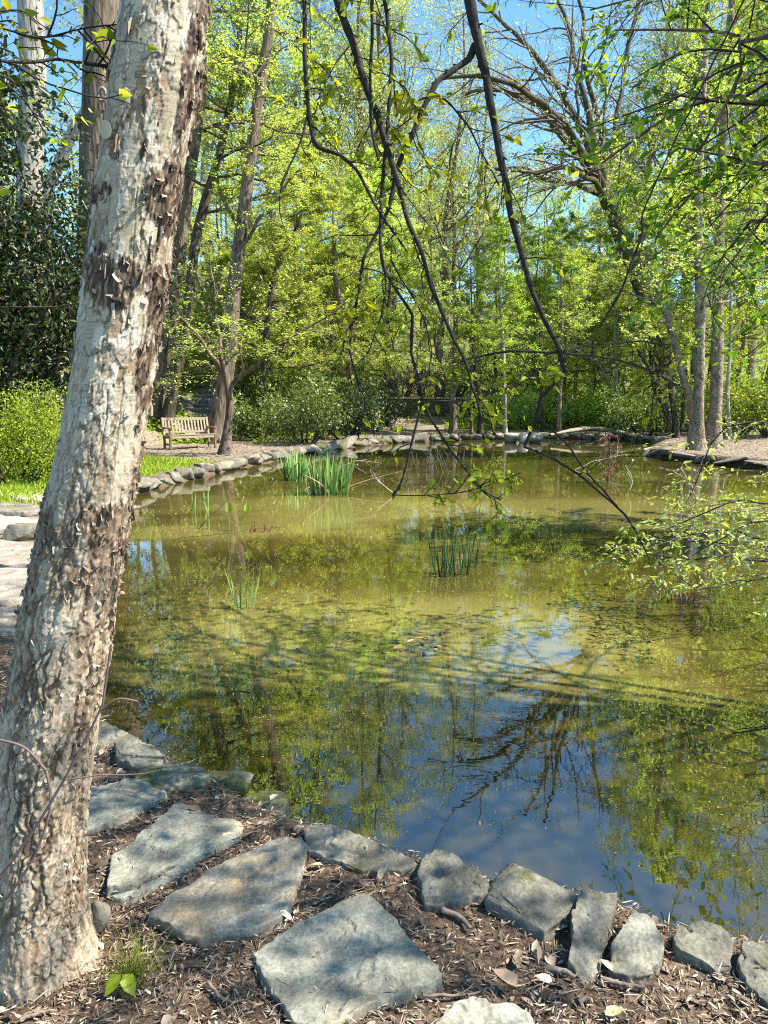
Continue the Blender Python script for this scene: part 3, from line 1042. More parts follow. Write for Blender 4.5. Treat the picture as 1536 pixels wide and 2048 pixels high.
# ------------------------------------------------------------------ stones
bm_ = bmesh.new()
bmesh.ops.create_icosphere(bm_, subdivisions=5, radius=1)
ICO_V = np.array([v_.co[:] for v_ in bm_.verts])
ICO_F = np.array([[v_.index for v_ in f.verts] for f in bm_.faces])
bm_.free()
bm_ = bmesh.new()
bmesh.ops.create_icosphere(bm_, subdivisions=3, radius=1)
ICO_V3 = np.array([v_.co[:] for v_ in bm_.verts])
ICO_F3 = np.array([[v_.index for v_ in f.verts] for f in bm_.faces])
bm_.free()


def boulder(rg, size, cuts=9, rough=0.05, hi=False, depth=(.45, .8), boxy=.55):
    V = (ICO_V if hi else ICO_V3).copy()
    V = np.sign(V) * np.abs(V) ** boxy
    V /= np.abs(V).max()
    ns = norm(rg.normal(size=(cuts, 3)))
    for n_ in ns:
        d_ = rg.uniform(*depth)
        s_ = V @ n_ - d_ * 1.3
        V = V - np.clip(s_, 0, None)[:, None] * n_ * 0.97
    V /= np.abs(V).max(0)
    o_ = rg.random(3) * 50
    V = V * (1 + rough * fbm(V * 2.2 + o_, 4 if hi else 3)[:, None])
    if hi:
        V = V * (1 + 0.018 * fbm(V * 11 + o_, 3)[:, None])
    return V * np.asarray(size) / 2, (ICO_F if hi else ICO_F3)


def rot(V, rx=0, ry=0, rz=0):
    for a_, (i, j) in ((rx, (1, 2)), (ry, (2, 0)), (rz, (0, 1))):
        c_, s_ = math.cos(a_), math.sin(a_)
        V = V.copy()
        vi, vj = V[:, i].copy(), V[:, j].copy()
        V[:, i], V[:, j] = vi * c_ - vj * s_, vi * s_ + vj * c_
    return V


def slab(name, mat, poly, top, thick, label, cat, seed, group=None, tilt=(0, 0), under=0.0):
    """an irregular flagstone from its outline in photo pixels, lying with its top at the height top"""
    rg = np.random.default_rng(500 + seed)
    p = np.array([W(a, b_, top)[:2] for a, b_ in poly])
    p = np.vstack([p, p[:1]])
    d_ = np.r_[0, np.cumsum(np.linalg.norm(np.diff(p, axis=0), axis=1))]
    n = 150
    s_ = np.linspace(0, d_[-1], n, endpoint=False)
    out = np.stack([np.interp(s_, d_, p[:, k]) for k in (0, 1)], 1)
    for _ in range(0 if name == 'kerb_rock' else 1):
        out = 0.25 * np.roll(out, 1, 0) + 0.5 * out + 0.25 * np.roll(out, -1, 0)
    c_ = out.mean(0)
    sz = np.sqrt(np.abs(out - c_).max())
    dr = norm(out - c_)
    q3 = np.concatenate([out, np.full((n, 1), seed * 3.3)], 1)
    out = out + dr * (0.012 * fbm(q3 * 9, 4) + 0.006 * perlin(q3 * 45))[:, None]
    fr = np.r_[np.linspace(0.02, 0.965, 36), 0.978, 0.986, 0.991, 0.996, 1.0, 1.003, 1.0, 0.99, 0.96]
    dz = np.r_[np.zeros(36), -0.01, -0.03, -0.10, -0.28, -0.45, -0.62, -0.78, -0.92, -1.0]
    V = []
    for f, z_ in zip(fr, dz):
        ring = c_ + (out - c_) * f
        V.append(np.concatenate([ring, np.full((n, 1), top + z_ * thick)], 1))
    V = np.array(V)
    flat_ = V.reshape(-1, 3)
    h = 0.006 * fbm(flat_ * (5, 5, 0) + seed, 4)
    lay = fbm(flat_ * (3.2, 4.5, 0) + seed * 7.7, 4)
    h += 0.008 * sstep(0.12, 0.15, lay) + 0.006 * sstep(-0.2, -0.17, lay)
    h += 0.0022 * perlin(flat_ * (60, 60, 60))
    side = np.repeat(dz < -0.2, n)
    flat_[:, 2] += np.where(side, 0.3, 1.0) * h
    flat_[:, :2] += np.where(side[:, None], (0.007 * fbm(flat_ * (14, 14, 40) + 3, 3))[:, None] * norm(flat_[:, :2] - c_), 0)
    flat_[:, 2] += (flat_[:, 0] - c_[0]) * tilt[0] + (flat_[:, 1] - c_[1]) * tilt[1]
    ii = np.arange(len(fr) * n).reshape(len(fr), n)
    A, D = ii[:-1], ii[1:]
    Q = np.stack([A, D, np.roll(D, -1, 1), np.roll(A, -1, 1)], -1).reshape(-1, 4)
    m = MB()
    cap = np.stack([ii[0], np.roll(ii[0], -1), np.full(n, len(flat_))], 1)
    m.add(np.vstack([flat_, [(c_[0], c_[1], flat_[ii[0], 2].mean())]]), (Q, cap))
    o = m.build(name, mat, None, (c_[0], c_[1], top - thick))
    slabs.append((out, top))
    return tag(o, label, cat, group)


slabs = []
SG = 'flagstones set in the litter'
slab('flagstone', M_FLAG, [(110, 1625), (135, 1590), (190, 1575), (230, 1565), (290, 1563), (328, 1583), (336, 1593), (300, 1612), (250, 1634), (170, 1662), (105, 1672)], .236, .05, 'smooth blue grey flagstone half hidden behind the birch trunk', 'flagstone', 1, SG)
slab('flagstone', M_FLAG, [(318, 1642), (352, 1602), (380, 1606), (430, 1642), (470, 1640), (492, 1656), (478, 1678), (400, 1712), (330, 1735), (270, 1772), (212, 1782), (222, 1715), (265, 1680), (300, 1660)], .236, .05, 'jagged pointed grey flagstone, second from the birch trunk', 'flagstone', 2, SG)
slab('flagstone', M_FLAGW, [(292, 1835), (325, 1805), (365, 1775), (420, 1738), (490, 1708), (560, 1685), (605, 1675), (620, 1690), (612, 1725), (590, 1785), (568, 1840), (520, 1856), (470, 1868), (400, 1876), (350, 1862)], .236, .05, 'cracked flagstone with rust orange stains at its two ends', 'flagstone', 3, SG)
slab('flagstone', M_FLAG, [(494, 1908), (560, 1870), (650, 1816), (722, 1793), (745, 1800), (800, 1860), (850, 1915), (888, 1958), (875, 1975), (820, 1985), (740, 2018), (650, 2070), (590, 2055), (545, 1990)], .234, .05, 'largest flagstone, a sun dappled blue grey lozenge at bottom centre', 'flagstone', 4, SG)
slab('flagstone', M_FLAG, [(840, 2085), (865, 2048), (910, 2010), (955, 2000), (985, 2010), (1015, 2003), (1050, 2018), (1070, 2045), (1085, 2090)], .234, .05, 'pale flagstone cut off by the bottom edge of the photo', 'flagstone', 5, SG)
slab('flagstone', M_FLAG, [(225, 1790), (280, 1772), (345, 1742), (378, 1722), (385, 1735), (320, 1772), (265, 1800)], .225, .04, 'narrow sunken sliver of flagstone below the jagged one', 'flagstone', 6, SG)
SR = 'kerb stones along the near water edge'
slab('kerb_stone', M_MOSSY, [(265, 1548), (330, 1532), (400, 1533), (424, 1548), (412, 1562), (380, 1572), (330, 1582), (280, 1572)], .24, .16, 'low mossy kerb stone just behind the smooth flagstone', 'kerb stone', 7, SR)
slab('kerb_stone', M_ROCK, [(600, 1652), (645, 1650), (700, 1668), (770, 1694), (832, 1720), (846, 1738), (800, 1742), (730, 1738), (650, 1716), (612, 1700)], .235, .2, 'long dark flat kerb stone at the water by the rust stained flagstone', 'kerb stone', 8, SR)
slab('kerb_stone', M_ROCK, [(226, 1486), (258, 1472), (300, 1486), (336, 1516), (316, 1533), (275, 1537), (238, 1524)], .25, .2, 'squarish rough kerb stone at the water right of the birch', 'kerb stone', 9, SR)
slab('kerb_stone', M_ROCK, [(150, 1462), (195, 1448), (232, 1456), (258, 1470), (226, 1484), (190, 1492), (150, 1490)], .24, .2, 'flat grey kerb stone touching the birch trunk at the water', 'kerb stone', 10, SR)


def rock(px, py, z0, wpx, dk, hk, mat, label, seed, ry=0.0, rz=0.0, rx=0.0, cuts=10, name='kerb_rock', dz=0.0):
    """centre of the rock in the photo at the height z0, its width in photo pixels, depth and height relative to the width"""
    rg = np.random.default_rng(800 + seed)
    c_ = W(px, py, z0) + (0, 0, .015)
    s_ = 1.08 * wpx * (c_[1] * CP + (CAM_Z - z0) * SP) / F_PX
    V, F_ = boulder(rg, (s_, s_ * dk, s_ * hk * .9), cuts + 8, .035, True, (.42, .66), .5)
    V = rot(V, rx, ry, rz) + c_
    m = MB()
    m.add(V, F_)
    return tag(m.build(name, mat, None, c_), label, 'rock', 'rough rocks along the near water edge')


RR = 'rough rocks along the near water edge'
slab('kerb_rock', M_ROCK, [(838, 1745), (850, 1715), (882, 1705), (915, 1718), (978, 1765), (976, 1784), (930, 1790), (880, 1802), (850, 1797)], 0.250, .2, 'flat topped grey kerb rock just left of the big boulder', 'rock', 61, RR, (.05, .15))
slab('kerb_rock', M_ROCK, [(1136, 1918), (1148, 1835), (1163, 1796), (1236, 1792), (1230, 1826), (1196, 1930), (1168, 1946)], 0.245, .22, 'narrow slanting slab of kerb rock right of the big boulder', 'rock', 62, RR, (-.1, .2))
slab('kerb_rock', M_ROCK, [(1220, 1925), (1222, 1890), (1240, 1850), (1268, 1831), (1300, 1840), (1327, 1875), (1325, 1912), (1292, 1930), (1262, 1937)], 0.255, .22, 'blocky kerb rock between the narrow slanting slab and a five sided rock', 'rock', 63, RR, (.05, .18))
slab('kerb_rock', M_ROCK, [(1345, 1886), (1350, 1866), (1410, 1853), (1442, 1862), (1469, 1890), (1466, 1936), (1438, 1948), (1400, 1926), (1358, 1908)], 0.240, .22, 'five sided grey kerb rock, second from the right edge', 'rock', 64, RR, (.0, .18))
slab('kerb_rock', M_ROCK, [(1478, 1902), (1502, 1894), (1565, 1904), (1620, 1930), (1620, 2020), (1540, 2008), (1492, 1962), (1478, 1932)], 0.245, .22, 'large pale kerb rock cut off by the right edge', 'rock', 65, RR, (.0, .12))
rock(1062, 1826, .18, 165, 1.1, .85, M_ROCK, 'big faceted boulder standing highest at the near water edge', 13, .12, .5, .15, 11)
rock(536, 1622, .13, 112, 1.1, .8, M_MOSSY, 'moss covered kerb rock dipping into the blue reflection', 21, .15, .6)
rock(452, 1575, .13, 110, .8, .7, M_MOSSY, 'low brown mossy kerb rock left of the moss covered dipping one', 23, .1, .2)
rock(196, 1845, .24, 48, 1.2, 1.5, M_ROCK, 'small upright stone chip at the right foot of the birch', 25, .1, .3)

# stepping slabs and kerb on the left of the birch
LG = 'path slabs left of the birch'
for k, (poly, top, mt, lab) in enumerate([
    ([(-60, 1075), (20, 1082), (95, 1088), (110, 1110), (90, 1128), (20, 1130), (-80, 1122)], .30, M_PALE, 'broad pale path slab with a cracked face left of the birch'),
    ([(-80, 1140), (10, 1135), (90, 1136), (92, 1165), (70, 1192), (10, 1200), (-90, 1196)], .29, M_PALE, 'widest sunlit path slab directly left of the birch trunk'),
    ([(-60, 1222), (10, 1215), (60, 1212), (66, 1240), (30, 1262), (-70, 1268)], .26, M_EDGE, 'lowest path slab left of the birch, partly covered by litter'),
    ([(-80, 1038), (0, 1030), (60, 1036), (100, 1044), (60, 1056), (-90, 1060)], .30, M_PALE, 'thin pale path slab above the dark rock'),
    ([(-80, 1008), (0, 1004), (70, 1008), (96, 1016), (50, 1024), (-90, 1026)], .30, M_EDGE, 'dark shaded path slab near the lawn'),
    ([(20, 992), (70, 980), (110, 978), (118, 990), (80, 1000), (30, 1000)], .30, M_PALE, 'farthest path slab, at the lawn edge beside the birch')]):
    slab('path_slab', mt, poly, top, .09, lab, 'path slab', 40 + k, LG)
rock(52, 1068, .28, 90, .8, .45, M_ROCK, 'dark rock lying between two pale path slabs', 31, 0, .2)

# the row of edging stones round the pond
ORD = 'first second third fourth fifth sixth seventh eighth ninth tenth eleventh twelfth thirteenth fourteenth fifteenth sixteenth seventeenth eighteenth nineteenth twentieth'.split()
TENS = 'twenty thirty forty fifty'.split()


def ordinal(i):
    if i < 20:
        return ORD[i]
    return TENS[(i + 1) // 10 - 2] + ('-' + ORD[(i + 1) % 10 - 1] if (i + 1) % 10 else 'ieth').replace('yieth', 'ieth')


def edge_run(pix, size, gap, labf, seed, mats, group, hgt=(.22, .36), inset=0.10, z0=.10, flatk=1.0):
    rg = np.random.default_rng(seed)
    p = np.array([W(a, b_)[:2] for a, b_ in pix])
    d_ = np.r_[0, np.cumsum(np.linalg.norm(np.diff(p, axis=0), axis=1))]
    s_, i = 0.0, 0
    spots = []
    while s_ < d_[-1]:
        L = rg.uniform(*size)
        spots.append((s_ + L / 2, L))
        s_ += L * gap
    for i, (s_, L) in enumerate(spots):
        c2 = np.array([np.interp(s_, d_, p[:, k]) for k in (0, 1)])
        e2 = np.array([np.interp(min(s_ + .2, d_[-1]), d_, p[:, k]) for k in (0, 1)]) - np.array([np.interp(max(s_ - .2, 0), d_, p[:, k]) for k in (0, 1)])
        e2 /= np.linalg.norm(e2)
        nrm = np.array([-e2[1], e2[0]])
        c2 = c2 + nrm * inset
        h_ = rg.uniform(*hgt)
        V, F_ = boulder(rg, (L * 1.12, rg.uniform(.34, .55) * flatk, h_), 10, .05, False, (.40, .68))
        V = rot(V, rg.normal() * .16, rg.normal() * .16, math.atan2(e2[1], e2[0]) + rg.normal() * .25)
        c_ = np.array([c2[0], c2[1], z0 + rg.normal() * .012])
        m = MB()
        m.add(V + c_, F_)
        o = m.build('edging_stone', mats[rg.integers(len(mats))], None, c_, True)
        tag(o, labf(i, len(spots)), 'edging stone', group)


edge_run([(262, 994), (300, 981), (330, 973), (400, 956), (470, 939), (540, 925), (620, 909)], (.42, .68), .84,
         lambda i, n: f'pinkish edging stone on the left bank, {ordinal(i)} from the birch trunk towards the iris', 61, [M_EDGE, M_EDGE, M_ROCK], 'edging stones on the left bank', (.20, .32), .13, .13)
edge_run([(620, 908), (700, 895), (745, 890), (800, 885)], (.6, 1.0), .62,
         lambda i, n: f'flat edging stone behind the iris clumps, {ordinal(i)} towards the far bank', 62, [M_EDGE, M_MOSSY], 'edging stones behind the iris', (.26, .38), .04, .12)
edge_run([(800, 885), (900, 881), (1000, 879), (1060, 878), (1130, 877), (1250, 880), (1320, 889)], (.4, .8), .99,
         lambda i, n: f'low edging stone on the far bank, {ordinal(i)} from the left', 63, [M_EDGE, M_ROCK, M_MOSSY], 'edging stones on the far bank', (.26, .42), .0, .14)
edge_run([(1296, 905), (1292, 909), (1300, 914), (1340, 920), (1400, 927), (1470, 934), (1560, 941), (1700, 955)], (.55, 1.1), .93,
         lambda i, n: f'flat ledge stone round the right hand peninsula, {ordinal(i)} from its tip', 64, [M_PALE, M_MOSSY, M_EDGE], 'ledge stones of the peninsula', (.16, .24), .2, .14, 1.6)
for k, (px_, wd, lab) in enumerate([(1020, .6, 'round pale boulder on the far bank, left of a pair'), (1072, .55, 'round pale boulder on the far bank, nearest the long stone slab'), (1046, .4, 'small pale boulder between the two round ones on the far bank')]):
    rg = np.random.default_rng(40 + k)
    c_ = W(px_, 876, .18)
    V, F_ = boulder(rg, (wd, .5, .42), 6, .04)
    m = MB()
    m.add(V + c_, F_)
    tag(m.build('boulder', M_PALE, None, c_), lab, 'boulder', 'pale boulders on the far bank')
# the long bowed stone on the far bank
m = MB()
pth_ = smooth_path([(*W(1100, 872, .22)[:2], .26), (*W(1150, 866, .3)[:2], .42), (*W(1190, 865, .3)[:2], .46), (*W(1240, 868, .3)[:2], .36), (*W(1275, 874, .2)[:2], .22)], 40)
V, Q = tubes(pth_[None], (np.array([.08, .13, .15, .16, .17, .16, .15, .13, .08])[np.minimum((np.arange(40) / 39 * 8).astype(int), 8)] * (1 + .06 * rng.normal(size=40)))[None], 12)
V[:, 2] = pth_[:, 2].repeat(12) + (V[:, 2] - pth_[:, 2].repeat(12)) * .55
V += .02 * np.stack([fbm(V * 3, 3)] * 3, 1)
m.add(V, Q)
tag(m.build('fallen_log', m_bark('bleached log', (.11, .09, .06), (.36, .31, .23), 5, 1), None, pth_[20]), 'long bleached bowed log lying on the far bank', 'log')

# ------------------------------------------------------------------ the garden bench
bp = W(380, 897, .22)
bench = thing('garden_bench', 'weathered wooden garden bench with slatted back on the left bank', 'bench', (bp[0], bp[1], gz(bp[0], bp[1])))
BZ = rad(37)
bench.rotation_euler = (0, 0, BZ)
BW = 1.52


def bpart(name, boxes, mat=M_WOOD):
    m = MB()
    for c_, s_ in boxes:
        m.box(c_, s_)
    return m.build(name, mat, bench, None, False)


def tilt_part(name, p0, p1, wd, dp, mat=M_WOOD):
    m = MB()
    p0, p1 = np.array(p0, float), np.array(p1, float)
    ln = np.linalg.norm(p1 - p0)
    m.box((0, 0, ln / 2), (wd, dp, ln))
    ax = (p1 - p0) / ln
    V = m.v[0]
    a_ = math.atan2(-ax[1], ax[2])
    m.v[0] = rot(V, a_, 0, 0) + p0
    return m.build(name, mat, bench, None, False)


# the bench faces -y in its own frame
for sx in (-1, 1):
    x_ = sx * (BW / 2 - .04)
    bpart('leg', [((x_, -.27, .31), (.065, .065, .62))], M_WOODD)
    tilt_part('leg', (x_, .20, 0), (x_, .22, .42), .065, .07, M_WOODD)
    tilt_part('back_post', (x_, .22, .42), (x_, .34, .95), .065, .06)
    bpart('armrest', [((x_, -.03, .645), (.085, .60, .04))], M_WOODD)
    bpart('side_rail', [((x_, -.03, .37), (.045, .45, .075))], M_WOODD)
    bpart('stretcher', [((x_, -.03, .14), (.04, .45, .05))], M_WOODD)
for k in range(5):
    bpart('seat_slat', [((0, -.26 + .105 * k, .435 - .006 * k), (BW - .02, .088, .026))])
bpart('front_rail', [((0, -.275, .375), (BW - .15, .03, .09))])
bpart('back_rail', [((0, .235, .50), (BW - .13, .035, .055))])
bpart('top_rail', [((0, .335, .90), (BW - .13, .035, .085))])
for k in range(13):
    x_ = -BW / 2 + .13 + k * (BW - .26) / 12
    tilt_part('back_slat', (x_, .24, .525), (x_, .325, .865), .05, .018)

# ------------------------------------------------------------------ irises, water plants, sticks
def blades(m, c_, n, rg, h, spread, wd, lean=.18, mat=0):
    for _ in range(n):
        a_ = rg.random() * 2 * PI
        r_ = spread * math.sqrt(rg.random())
        p = np.array([c_[0] + math.cos(a_) * r_ * 1.25, c_[1] + math.sin(a_) * r_ * .8, -.06])
        hh = h * rg.uniform(.55, 1.08)
        d_ = np.array([rg.normal() * lean + math.cos(a_) * r_ / max(spread, .01) * .16, rg.normal() * lean, 1])
        P, _ = grow(p[None], d_[None], np.array([hh + .06]), np.array([1.]), 7, .02, -.012, rg)
        P = P[0]
        fa = rg.random() * PI
        sd_ = np.array([math.cos(fa), math.sin(fa), 0])
        t_ = np.linspace(0, 1, 8)
        w_ = wd * rg.uniform(.7, 1.2) * np.array([.8, .95, 1, 1, .92, .75, .45, .03])
        L_, R_ = P - sd_ * w_[:, None] / 2, P + sd_ * w_[:, None] / 2
        Mid = P + np.cross(norm(np.gradient(P, axis=0)), sd_) * w_[:, None] * .16
        V = np.stack([L_, Mid, R_], 1).reshape(-1, 3)
        i_ = np.arange(24).reshape(8, 3)
        mat = int(rg.random() < .09)
        if mat:
            V[:, :2] += (V[:, 2:3] - V[0, 2]) ** 2 * rg.normal(size=2) * 1.1
            V[:, 2] = V[0, 2] + (V[:, 2] - V[0, 2]) * rg.uniform(.5, .95)
        m.add(V, np.concatenate([np.stack([i_[:-1, j], i_[:-1, j + 1], i_[1:, j + 1], i_[1:, j]], -1) for j in (0, 1)]), mat)


M_REED = m_island('dry reed', [(0, (.10, .05, .03)), (.6, (.22, .10, .06)), (1, (.38, .24, .12))])
M_IRIS_SHADE = m_leaf('shaded iris blade', [(0, (0.015, 0.045, 0.012)), (1, (0.05, 0.11, 0.03))], 0.2, (1, 1.1, .6))  # iris green darkened to paint in the shade on the pond centre clumps


def iris(px, py, n, h, spread, wd, label, seed, mats=None, name='iris_clump', cat='iris', lean=.09):
    rg = np.random.default_rng(seed)
    c_ = W(px, py, 0)
    m = MB()
    blades(m, c_, n, rg, h, spread, wd, lean)
    return tag(m.build(name, [mats or M_IRIS, M_REED], None, c_, True), label, cat, 'irises standing in the pond')


iris(590, 960, 95, .68, .21, .032, 'darker iris clump behind the largest one, towards the left bank', 1)
iris(655, 988, 140, .78, .31, .036, 'largest bright green iris clump in the middle distance', 2)
iris(902, 1150, 34, .62, .15, .016, 'dark shaded iris clump alone near the pond centre', 3, M_IRIS_SHADE)
iris(938, 1134, 8, .44, .06, .014, 'few dark iris blades right of the shaded clump', 4, M_IRIS_SHADE)
iris(386, 1020, 9, .38, .10, .018, 'thin sparse iris shoots off the left bank', 5)
iris(418, 1022, 6, .42, .06, .018, 'sparse iris shoots right of the thin ones off the left bank', 6)
iris(488, 1215, 8, .42, .06, .02, 'pair of pale iris blades close to the birch, nearest to the viewer', 7)

M_RUST = m_island('rusty needles', [(0, (.14, .05, .025)), (1, (.36, .16, .08))])
rng = np.random.default_rng(5)


def stalks(px, py, n, h, spread, rr_, label, seed, mat, lean=.5, name='dry_stalks', cat='dry stalks'):
    rg = np.random.default_rng(seed)
    c_ = W(px, py, 0)
    m = MB()
    S = np.stack([c_[0] + rg.normal(size=n) * spread, c_[1] + rg.normal(size=n) * spread * .5, np.full(n, -.04)], 1)
    P, R = grow(S, np.stack([rg.normal(size=n) * lean, rg.normal(size=n) * lean, np.ones(n)], 1), h * (.4 + .8 * rg.random(n)), np.full(n, rr_), 6, .13, -.03, rg, .35)
    m.add(*tubes(P, R, 4))
    return tag(m.build(name, mat, None, c_, True), label, cat)


stalks(518, 1062, 26, .20, .20, .008, 'tuft of broken brown reed stalks beside two arrow leaves', 1, M_REED, .5)
stalks(1362, 1200, 26, .17, .13, .008, 'dark red broken reed stalks under the right hand shrub', 2, M_REED, .45)
stalks(868, 945, 22, .95, .22, .008, 'clump of thin bare stems rising from the far water', 3, M_TWIG, .22, 'stem_clump', 'stem clump')
stalks(882, 938, 14, .7, .35, .007, 'sparse bare stems right of the thin clump in the far water', 4, M_TWIG, .3, 'stem_clump', 'stem clump')
# rusty dead cypress spray standing in the water before the peninsula
c_ = W(1215, 965, 0)
m = MB()
P, R = grow(np.array([c_ + (0, 0, -.05)]), np.array([[.05, 0, 1]]), np.array([1.15]), np.array([.02]), 9, .06, 0, rng, .4)
m.add(*tubes(P, R, 6), 0)
S, D, L, r = spawn(P, R, 34, .1, 1, 1.5, .3, .28, rng, 0, .3)
P2, R2 = grow(S, D, L, np.full(len(S), .006), 5, .15, -.14, rng)
m.add(*tubes(P2, R2, 4), 0)
put_leaves(m, P2, 14, rng, .10, .13, 0, .02, 1, False, .9)
tag(m.build('dead_sapling', [M_TWIG, M_RUST], None, c_), 'rusty brown dead sapling standing in water before the peninsula', 'sapling')
# two arrow leaves
for px, py, base, hh, lab in ((459, 1020, (455, 1085), .38, 'upright dark green arrow leaf on a pale stalk in the water'), (494, 1020, (478, 1062), .34, 'bright folded arrow leaf, right of the dark upright one')):
    c_ = W(*base, 0)
    tip = WY(px, py, c_[1])
    m = MB()
    pt = smooth_path([c_ + (0, 0, -.05), (c_ + tip) / 2 + (.01, 0, 0), tip], 10)
    m.add(*tubes(pt[None], np.full((1, 10), .006), 6), 0)
    V, Q = leafs_fine(tip[None] + (0, 0, -.03), np.array([[.12 if px > 470 else -.03, -.25, 1.0]]), np.array([[.3, -1, .1]]), np.array([.155]), np.array([.115]), .18, .1)
    m.add(V, Q, 1)
    tag(m.build('arrow_leaf', [M_IRIS, M_MID if px < 470 else M_SHRUB], None, c_), lab, 'water plant')


def stick(pts, w0, w1, label, mat=M_TWIG, name='stick', br=0, seed=0):
    rg = np.random.default_rng(seed)
    P = smooth_path(pts, 24)
    P[1:-1] += np.stack([perlin(P[1:-1] * 9 / max(np.linalg.norm(P[-1] - P[0]), .1) * .6 + o_ + seed) for o_ in (.3, 31.7, 77.1)], 1) * .03 * np.linalg.norm(P[-1] - P[0])
    m = MB()
    R = np.linspace(w0, w1, 24)
    m.add(*tubes(P[None], R[None], 7))
    if br:
        S, D, L, r = spawn(P[None], R[None], br, .25, .95, .7, .2, .4, rg, .2, .3, .7)
        P2, R2 = grow(S, D, L, r, 6, .12, 0, rg, .4)
        m.add(*tubes(P2, R2, 5))
        S, D, L, r = spawn(P2, R2, 3, .3, .95, .7, .2, .5, rg, .2, .3, .7)
        P2, R2 = grow(S, D, L, np.maximum(r, .0015), 5, .12, 0, rg, .4)
        m.add(*tubes(P2, R2, 4))
    return tag(m.build(name, mat, None, P[0]), label, 'stick' if name != 'bare_twig' else 'twig')


M_BONE = m_plain('bleached twig', (.30, .25, .19), (.5, .44, .36), 20)
a_ = W(590, 1052, 0)
stick([W(330, 1080, .0), W(420, 1072, .02), W(500, 1060, .02), a_], .004, .0015, 'long dark twig floating left of the reed tuft', M_TWIGDK)
stick([W(395, 1058, 0), WY(435, 1020, W(395, 1058, 0)[1]), WY(470, 985, W(395, 1058, 0)[1])], .007, .003, 'thin slanting twig sticking out of the water by the arrow leaves', M_TWIG, br=2)
stick([W(580, 1290, 0), W(640, 1310, .015), W(700, 1270, .03)], .0035, .0015, 'small forked twig floating mid pond, left of the brown leaf patch', M_BONE, br=2, seed=3)
for k, (pts, lab) in enumerate([
    ([(1345, 1060), (1362, 1030), (1378, 985), (1380, 960)], 'bleached forked branch sticking out of the water, nearest the right shrub'),
    ([(1255, 990), (1265, 960), (1250, 930)], 'thin bleached branch in the water before the peninsula tip'),
    ([(1395, 1000), (1380, 965), (1360, 935)], 'bleached twig leaning in the water under the peninsula trees'),
    ([(610, 980), (660, 952), (700, 925), (735, 918)], 'tangle of thin pale twigs behind the largest iris'),
    ([(790, 990), (765, 968), (742, 950)], 'thin twig in the water right of the largest iris'),
    ([(1150, 940), (1200, 918), (1260, 908)], 'curved pale twig on the far water before the log')]):
    Y = W(*pts[0], 0)[1]
    stick([WY(a, b_, Y) for a, b_ in pts], .012, .005, lab, M_BONE, 'dead_branch', br=4, seed=10 + k)

# bare out-of-focus twig in front of the birch
YT = 1.28
root_ = np.array([-.80, 1.15, .2])
m = MB()
for pts, w0, w1 in (([root_, WY(-70, 1840, YT), WY(0, 1750, YT), WY(60, 1672, YT), WY(128, 1560, YT), WY(170, 1480, YT), WY(202, 1420, YT), WY(212, 1360, YT), WY(222, 1290, YT)], .006, .002),
                    ([WY(-60, 1470, YT), WY(0, 1480, YT), WY(50, 1496, YT), WY(92, 1540, YT)], .0025, .002),
                    ([WY(92, 1540, YT), WY(102, 1610, YT), WY(70, 1710, YT), WY(20, 1790, YT), WY(-30, 1880, YT), root_ + (.02, 0, .05)], .0025, .0035),
                    ([WY(202, 1420, YT), WY(235, 1398, YT), WY(275, 1402, YT)], .0022, .0014),
                    ([WY(200, 1550, YT), WY(280, 1548, YT), WY(320, 1540, YT)], .0014, .001),
                    ([WY(128, 1560, YT), WY(200, 1550, YT)], .0016, .0014)):
    P = smooth_path(pts, 24)
    m.add(*tubes(P[None], np.linspace(w0, w1, 24)[None], 6))
tag(m.build('bare_twig', m_plain('reddish twig', (.10, .06, .05), (.2, .13, .11), 30), None, root_), 'thin bare forked twig crossing in front of the birch trunk', 'twig')

# ------------------------------------------------------------------ trees
def trunk_mesh(m, path_, mat=0, sides=16, flare=.5, seed=0, rough=.05):
    P = np.asarray(path_)[:, :3]
    R = np.asarray(path_)[:, 3].copy()
    s_ = np.r_[0, np.cumsum(np.linalg.norm(np.diff(P, axis=0), axis=1))]
    R = R * (1 + flare * np.exp(-s_ / (2.2 * R[0])))
    V, Q = tubes(P[None], R[None], sides)
    ax = np.repeat(P, sides, 0)
    d_ = V - ax
    a_ = np.tile(np.arange(sides), len(P)) * 2 * PI / sides
    lob = 1 + .16 * flare * np.exp(-np.repeat(s_, sides) / (3 * R[0])) * np.sin(a_ * 5 + seed) + rough * perlin(V * (4, 4, 1.5) + seed)
    m.add(ax + d_ * lob[:, None], Q, mat)
    return P, R


SPEC = {
    'layer': dict(n1=20, l1=3.4, l1b=1.3, a1=1.35, g1=.01, n2=10, r2=.55, n3=8, r3=.5, nl=19, ls=.076, flat=.82, t0=.22, asp=.6, lj=.05),
    'tall': dict(n1=20, l1=6.5, l1b=2.2, a1=.8, g1=.04, n2=10, r2=.5, n3=8, r3=.45, nl=10, ls=.10, flat=.35, t0=.30, asp=.6, lj=.12),
    'slim': dict(n1=14, l1=1.9, l1b=.7, a1=1.1, g1=.02, n2=8, r2=.55, n3=6, r3=.5, nl=13, ls=.072, flat=.7, t0=.3, asp=.6, lj=.05),
    'hero': dict(n1=22, l1=5.0, l1b=2.0, a1=1.0, g1=.03, n2=10, r2=.5, n3=7, r3=.45, nl=11, ls=.085, flat=.5, t0=.28, asp=.6, lj=.08),
    'bare': dict(n1=22, l1=5.5, l1b=2.5, a1=.8, g1=.04, n2=10, r2=.55, n3=8, r3=.5, nl=5, ls=.09, flat=.3, t0=.30, asp=.6, lj=.10),
}


